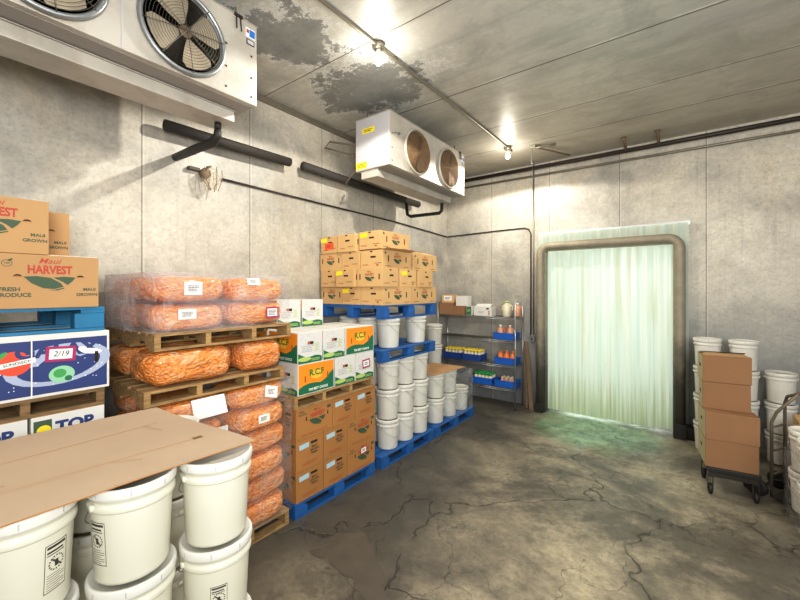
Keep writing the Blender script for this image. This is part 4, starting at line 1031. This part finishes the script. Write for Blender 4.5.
# short pallet of pails at the edge of the frame with a carton behind
pallet('blue pallet on the floor under the film-covered pails by the hand truck', (1.34, 4.95, 0), .8, .82, .11, 'blue', style='block')
for lay in range(2):
    for (x, y, w) in ((.965, 4.80, 'camera corner'), (.965, 5.14, 'cart side')):
        pail((x, y, .112+lay*PH), 'white pail on the short pallet past the cart, %s, %s layer' % (w, lvl[lay]), None, R(150))
    pail((1.31, 4.98, .112+lay*PH), 'white pail on the short pallet past the cart, outer, %s layer' % lvl[lay], None, R(100))
wrap('clear film hanging around the pails on the short pallet', (.79, 4.62, .116), (1.49, 5.32, .70), 'film_clear', 11., e=9., amp=.006, top=False)
sbox(.42, .36, .25, 1.235, 6.12, .001, 'carton_plain', 'plain brown carton on the floor under another beside the hand truck', 0)
sbox(.42, .36, .25, 1.235, 6.12, .252, 'carton_plain', 'plain brown carton second up beside the hand truck', .02)
sbox(.42, .36, .25, 1.235, 6.12, .503, 'carton_far', 'tan carton topmost beside the hand truck', -.02)

# ================================================================== 9. evaporator units under the ceiling
def evaporator(label, y0, y1, fans, dusty, name='evaporator_unit'):
    xw, xf, zb, ztp = -3.47, -2.90, 3.755, 4.425
    t = thing(name, label, 'evaporator', (xf-.285, (y0+y1)/2, zb-.105)); L = y1-y0
    hx = .285; zb0 = .105; zt0 = ztp-zb+.105
    b = MB(); b.box((0, 0, (zb0+zt0)/2), (2*hx, L, zt0-zb0), 'unit', None, .006)
    b.box((0, -L/2-.0012, (zb0+zt0)/2), (2*hx-.02, .002, zt0-zb0-.02), 'unit_grey'); b.box((-.02, 0, zb0-.001), (2*hx-.06, L-.03, .004), 'unit_under')
    b.box((0, 0, zt0+.001), (2*hx+.012, L+.012, .006), 'unit')
    for k in range(1, len(fans)): b.box((hx+.0012, (fans[k]+fans[k-1])/2-(y0+y1)/2, (zb0+zt0)/2), (.002, .008, zt0-zb0-.01), 'greyprint')
    for yy in (-L/2+.05, L/2-.05, L/2-.27):
        for zz in (zb0+.06, zb0+.22, zb0+.40): b.box((hx+.002, yy, zz), (.004, .014, .014), 'dark')
    b.build('housing', t)
    b = MB(); b.box((-.035-.03, -.03, .045), (.28, L-.10, .09), 'unit', None, .008); b.box((-.065, -.03, .093), (.30, L-.09, .006), 'unit'); b.build('drip_pan', t)
    for fy in fans:
        yy = fy-(y0+y1)/2; zc_ = 4.065-(zb-.105); XF = Matrix.Translation((hx+.002, yy, zc_)) @ Matrix.Rotation(R(90), 4, 'Y'); r = .285
        b = MB(); b.lathe([(r-.02, -.0), (r+.012, .0), (r+.02, .012), (r+.012, .03), (r-.005, .034), (r-.015, .02), (r-.02, .0)], 'ringm' if not dusty else 'unit', 40, XF)
        b.lathe([(0, .001), (r-.018, .001)], 'black', 32, XF); sh = b.build('fan_shroud', t)
        b = MB()
        nb = 4
        for q in range(nb):
            a = 2*math.pi*q/nb+.45; vs = []; fs = []
            for i, rr in enumerate((.05, .10, .16, .22, .25)):
                hwid = (.30, .48, .54, .54, .42)[i]
                for j in range(5): 
                    w = (j/4-.5)*2*hwid; vs.append((rr*math.cos(a+w), rr*math.sin(a+w), .008+.009*(1-j/4)+.002))
            for i in range(4):
                for j in range(4): k_ = i*5+j; fs.append((k_, k_+1, k_+6, k_+5))
            b.add(vs, fs, 'blade' if not dusty else 'rust', XF, True)
        b.lathe([(0, .005), (.045, .005), (.045, .024), (.03, .028), (0, .028)], 'rust', 16, XF); b.build('fan_blades', sh)
        b = MB(); nr = 14 if not dusty else 16
        for q in range(1, nr+1):
            rr = r*(q/(nr+.2)); b.tube([XF @ Vector((rr*math.cos(R(a)), rr*math.sin(R(a)), .03+.016*(1-(rr/r)**2))) for a in range(0, 360, 12)], .0017 if not dusty else .0055, 'guard' if not dusty else 'rustdark', 4, None, True)
        for q in range(4):
            a = R(45*q+10); b.tube([XF @ Vector((rr*math.cos(a), rr*math.sin(a), .034+.016*(1-(rr/r)**2))) for rr in (-r, -r*.6, -r*.2, r*.2, r*.6, r)], .003, 'guard' if not dusty else 'rustdark', 4)
        b.build('fan_guard', sh)
    # hanging brackets to the ceiling
    for sx in (-hx+.10, hx-.12):
        for sy in (-L/2+.12, L/2-.12): MB().box((sx, sy, (zt0+ZC-(zb-.105))/2+.002), (.014, .014, ZC-(zb-.105)-zt0-.006), 'conduit').build('hanger', t)
    # clip, spring latch and plates on the front
    b = MB(); b.tube([(hx+.012, L/2-.19, zt0-.02), (hx+.02, L/2-.19, zt0-.11)], .006, 'dark', 6); b.tube([(hx+.012, L/2-.155, zt0-.01), (hx+.02, L/2-.15, zt0-.12)], .006, 'dark', 6); b.box((hx+.006, L/2-.17, zt0-.0), (.02, .07, .02), 'dark'); b.build('latch', t)
    b = MB(); b.box((hx+.002, L/2-.06, zt0-.085), (.002, .085, .075), 'paper'); b.box((hx+.0034, L/2-.045, zt0-.085), (.002, .05, .06), 'bluesq'); b.box((hx+.0034, L/2-.085, zt0-.075), (.002, .022, .03), 'redprint'); b.box((hx+.002, L/2-.06, zt0-.16), (.003, .07, .045), 'dark'); b.box((hx+.004, L/2-.06, zt0-.16), (.002, .055, .03), 'greyprint')
    b.build('maker_plate', t)['label'] = 'blue and white maker plate over a small metal plate'
    if dusty:
        b = MB(); b.box((-.06, -L/2-.004, zt0-.17), (.20, .002, .065), 'yellow'); XX = Matrix.Translation((-.06, -L/2-.005, zt0-.17)) @ Matrix(((1,0,0,0), (0,0,-1,0), (0,1,0,0), (0,0,0,1))); scribble(b, XX, 0, 0, .16, .04, 2, 'darkprint', .0012); b.build('warning_sticker', t)['label'] = 'yellow sticker high on the end panel'
        b = MB(); b.box((-.18, -L/2-.004, zb0+.065), (.19, .002, .085), 'yellow'); XX = Matrix.Translation((-.18, -L/2-.005, zb0+.065)) @ Matrix(((1,0,0,0), (0,0,-1,0), (0,1,0,0), (0,0,0,1))); scribble(b, XX, 0, 0, .15, .06, 3, 'darkprint', .0012, 4); b.build('warning_sticker', t)['label'] = 'yellow sticker low on the end panel'
        b = MB(); b.tube([(hx+.004, -L/2+.10, zt0-.25), (hx+.05, -L/2+.10, zt0-.25), (hx+.05, -L/2+.17, zt0-.25), (hx+.004, -L/2+.17, zt0-.25)], .008, 'steel', 6); b.build('hinge_bracket', t)
    # drain outlets below the pan
    b = MB(); b.tube([(-.05, L/2-.16, .0), (-.05, L/2-.16, -.055)], .028, 'black', 10); b.build('drain_outlet', t)
    return t
evaporator('big white evaporator unit with open fans, upper corner nearest the camera', -.35, 1.86, [-.22+.02, .52, 1.275], False)
evaporator('white evaporator unit with dusty brown fan grilles near the back corner', 3.68, 5.68, [4.28, 5.13], True)

def pipe(name, label, pts, r, m, cat, seg=10): return tag(MB().tube(pts, r, m, seg).build(name), label, cat)
pipe('insulated_pipe', 'black insulated pipe on the left wall below the large evaporator', [(-4.0, 1.58, 3.79), (-4.0, 2.2, 3.80), (-4.0, 3.03, 3.82)], .054, 'insul', 'pipe', 14)
pipe('insulated_pipe', 'black insulated pipe on the left wall behind the small evaporator', [(-4.0, 3.24, 3.83), (-4.0, 4.6, 3.82), (-4.0, 5.95, 3.81)], .058, 'insul', 'pipe', 14)
pipe('drain_pipe', 'black drain pipe reaching from the large evaporator to the wall', [(-3.235, 1.70, 3.585), (-3.24, 1.70, 3.54), (-3.32, 1.70, 3.50), (-3.7, 1.71, 3.52), (-4.145, 1.74, 3.55)], [.03, .034, .04, .042, .038], 'black', 'pipe')
pipe('drain_pipe', 'black drain pipe below the small evaporator at the back corner', [(-3.235, 5.52, 3.585), (-3.24, 5.52, 3.53), (-3.28, 5.51, 3.49), (-3.86, 5.50, 3.50), (-3.93, 5.50, 3.54), (-3.955, 5.50, 3.752)], .028, 'black', 'pipe')
pipe('refrigerant_pipe', 'thin bent copper pipe at the end panel of the small evaporator', [(-3.482, 3.98, 4.2), (-3.62, 3.88, 4.2), (-3.9, 3.62, 4.24), (-4.0, 3.62, 4.18), (-3.75, 3.83, 4.1), (-3.482, 4.0, 4.1)], .012, 'pipe', 'pipe', 6)
pipe('refrigerant_pipe', 'thin bent pipe looping under the small evaporator to the insulated pipe', [(-3.482, 3.80, 3.84), (-3.6, 3.76, 3.78), (-3.75, 3.78, 3.68), (-3.935, 4.0, 3.74)], .011, 'pipe', 'pipe', 6)
# conduits, wall light
pipe('wall_conduit', 'thin dark conduit running along the left wall to the corner', [(-4.13, 2.22, 3.44), (-4.13, 3.6, 3.43), (-4.13, 5.4, 3.42), (-4.13, 7.26, 3.36)], .0125, 'dark', 'conduit', 6)
pipe('wall_conduit', 'thin conduit on the back wall bending down to the switch box', [(-4.12, 7.28, 3.36), (-3.0, 7.285, 3.385), (-2.44, 7.285, 3.39), (-2.36, 7.285, 3.36), (-2.32, 7.285, 3.27), (-2.32, 7.285, 1.345)], .013, 'dark', 'conduit', 6)
pipe('wall_conduit', 'grey conduit dropping from the ceiling beside the doorway', [(-2.27, 7.285, ZC-.005), (-2.27, 7.285, 1.345)], .014, 'conduit', 'conduit', 6)
t = thing('switch_box', 'grey switch box on the back wall between shelf and doorway', 'switch', (-2.29, 7.298, 1.23))
MB().box((0, -.03, .05), (.10, .055, .13), 'greypaint', bev=.006).build('box', t); MB().box((0, -.065, .05), (.02, .02, .035), 'dark').build('toggle', t)
t = thing('wall_light', 'unlit clouded wall light with rusty guard below the drain pipe', 'wall light', (-4.14, 2.02, 3.45))
b = MB(); b.lathe([(0, 0), (.055, 0), (.055, .06), (0, .06)], 'rust', 14, Matrix.Rotation(R(90), 4, 'Y')); b.build('mount', t)
b = MB(); b.lathe([(0, -.17), (.05, -.15), (.085, -.08), (.09, .0), (.06, .05), (0, .06)], 'glassy', 16, Matrix.Translation((.12, .03, -.02)) @ Matrix.Rotation(R(-14), 4, 'X')); b.build('globe', t)
b = MB()
for q in range(5):
    a = 2*math.pi*q/5; b.tube([(.12+.095*math.cos(a), .03+.095*math.sin(a), .04), (.12+.1*math.cos(a), .03+.1*math.sin(a), -.06), (.12+.04*math.cos(a), .05+.04*math.sin(a), -.19)], .004, 'rust', 5)
b.tube([(.03, 0, .0), (.08, -.0, .06), (.12, .02, .06)], .012, 'rust', 6); b.build('guard', t)
MB().box((.03, -.12, .02), (.06, .11, .03), 'dark').build('bracket', t)
# pipes along the top of the back wall
pipe('ceiling_pipe', 'dark pipe along the top of the back wall', [(-3.9, 7.19, 4.485), (0, 7.19, 4.475), (XR-.02, 7.19, 4.47)], .034, 'dark', 'pipe')
pipe('ceiling_pipe', 'thinner grey pipe below the dark one on the back wall', [(-3.95, 7.26, 4.36), (0, 7.26, 4.34), (XR-.02, 7.26, 4.32)], .02, 'conduit', 'pipe')
for (x, lab) in ((-.74, 'first'), (-.30, 'second')):
    b = MB(); b.tube([(0, -.34, 0), (0, -.02, -.10)], .02, 'rust', 6); b.box((0, -.34, -.004), (.07, .07, .006), 'rust'); tag(b.build('pipe_hanger', None, (x, 7.165, ZC-.006)), 'rusty slanted hanger rod at the ceiling, %s from the small bulb' % lab, 'hanger')
# string of conduit and bulbs under the ceiling
pipe('ceiling_conduit', 'long conduit running under the ceiling between the bulbs', [(-2.36, YF+.02, ZC-.02), (-2.36, 2.6, ZC-.02), (-2.35, 3.1, ZC-.035), (-2.34, 4.4, ZC-.02), (-2.33, 6.3, ZC-.02)], .016, 'conduit', 'conduit', 8)
def bulb(label, x, y):
    t = thing('ceiling_bulb', label, 'light bulb', (x, y, ZC-.04))
    b = MB(); b.lathe([(0, .038), (.06, .038), (.06, -.0), (.05, -.014), (0, -.014)], 'conduit', 18); b.build('junction_box', t)
    b = MB(); b.lathe([(0, -.015), (.022, -.015), (.022, -.06), (0, -.06)], 'lid', 14); b.build('socket', t)
    b = MB(); b.lathe([(0, -.165), (.02, -.162), (.033, -.145), (.037, -.125), (.032, -.1), (.02, -.075), (.015, -.061), (0, -.061)], 'bulb', 16); b.build('glass', t)
    return t
bulb('lit bare bulb on the ceiling conduit, between the evaporators', -2.36, 2.82)
bulb('lit bare bulb on the ceiling conduit near the back wall', -2.33, 6.12)
t = thing('ceiling_bracket', 'white hanging bracket and chain at the ceiling beyond the far bulb', 'bracket', (-1.98, 6.35, ZC-.004))
b = MB(); b.box((0, 0, -.02), (.08, .10, .035), 'unit'); b.tube([(.0, 0, -.03), (.34, .05, -.03)], .018, 'conduit', 6); b.tube([(.05, .02, -.03), (.42, .62, -.06)], .014, 'rust', 6); b.build('arm', t)
b = MB(); b.tube([(-.02, 0, -.03), (-.03, .0, -.25), (-.01, .0, -.33)], .006, 'steel', 5); b.tube([(-.01+.0, 0, -.33), (-.01, 0, -.85)], .003, 'dark', 4); b.build('chain', t)

# ================================================================== lights, world, camera
def lamp(name, typ, loc, energy, col, **kw):
    l = bpy.data.lights.new(name, typ); l.energy = energy; l.color = col
    for k, v in kw.items(): setattr(l, k, v)
    o = bpy.data.objects.new(name, l); C.objects.link(o); o.location = loc; return o
WARM = (1., .92, .80)
for x, y, e in ((-2.36, 2.82, 128), (-2.33, 6.12, 110), (-2.0, -1.6, 60)):  # two visible bulbs, then an added unseen one behind the camera for evenness
    lamp('bulb_and_fill_light', 'POINT', (x, y, ZC-.27), e*.13, WARM, shadow_soft_size=.04)
    lamp('bulb_and_fill_spot', 'SPOT', (x, y, ZC-.27), e*1.35, WARM, shadow_soft_size=.035, spot_size=R(166), spot_blend=.12)
# unseen fill added to brighten the ceiling, and two added soft area fills
o = lamp('ceiling_fill', 'AREA', (.9, -.6, 2.6), 190, (1., .985, .96), shape='DISK', size=1.2)
o.rotation_euler = (Vector((-1.0, 3.0, 4.58))-o.location).to_track_quat('-Z', 'Y').to_euler()
o = lamp('room_fill', 'AREA', (2.6, 1.4, 3.2), 105, (1., .985, .96), shape='RECTANGLE', size=2.2, size_y=2.2)
o.rotation_euler = (Vector((-3.0, 4.6, 1.0))-o.location).to_track_quat('-Z', 'Y').to_euler()
o = lamp('room_fill', 'AREA', (1.4, -1.6, 3.4), 36, (1., .985, .96), shape='RECTANGLE', size=2.6, size_y=2.2)
o.rotation_euler = (Vector((-2.6, 2.6, 1.2))-o.location).to_track_quat('-Z', 'Y').to_euler()
o = lamp('vestibule_light', 'AREA', (-1.05, 9.3, 1.75), 70, (.93, 1., .93), shape='RECTANGLE', size=2.4, size_y=3.0)
o.rotation_euler = (R(-90), 0, 0)
w = bpy.data.worlds.new('World'); S.world = w; w.use_nodes = True
w.node_tree.nodes['Background'].inputs[0].default_value = (.5, .5, .5, 1); w.node_tree.nodes['Background'].inputs[1].default_value = .3

cam = bpy.data.cameras.new('Camera'); co = bpy.data.objects.new('Camera', cam); C.objects.link(co)
co.location = (0, 0, 2.2); co.rotation_euler = (R(90), 0, R(36.67))
cam.sensor_width = 36; cam.lens = 36*380/800; cam.shift_y = -10/800; cam.clip_start = .02
S.camera = co
S.view_settings.view_transform = 'Standard'; S.view_settings.look = 'None'; S.view_settings.exposure = .06; S.view_settings.gamma = 1.
S.view_settings.use_curve_mapping = True
cm = S.view_settings.curve_mapping; cu = cm.curves[3]
cu.points.new(.22, .203); cu.points.new(.72, .742); cm.update()
S.cycles.use_denoising = True
S.cycles.max_bounces = 8; S.cycles.diffuse_bounces = 5; S.cycles.transparent_max_bounces = 16; S.cycles.sample_clamp_indirect = 6
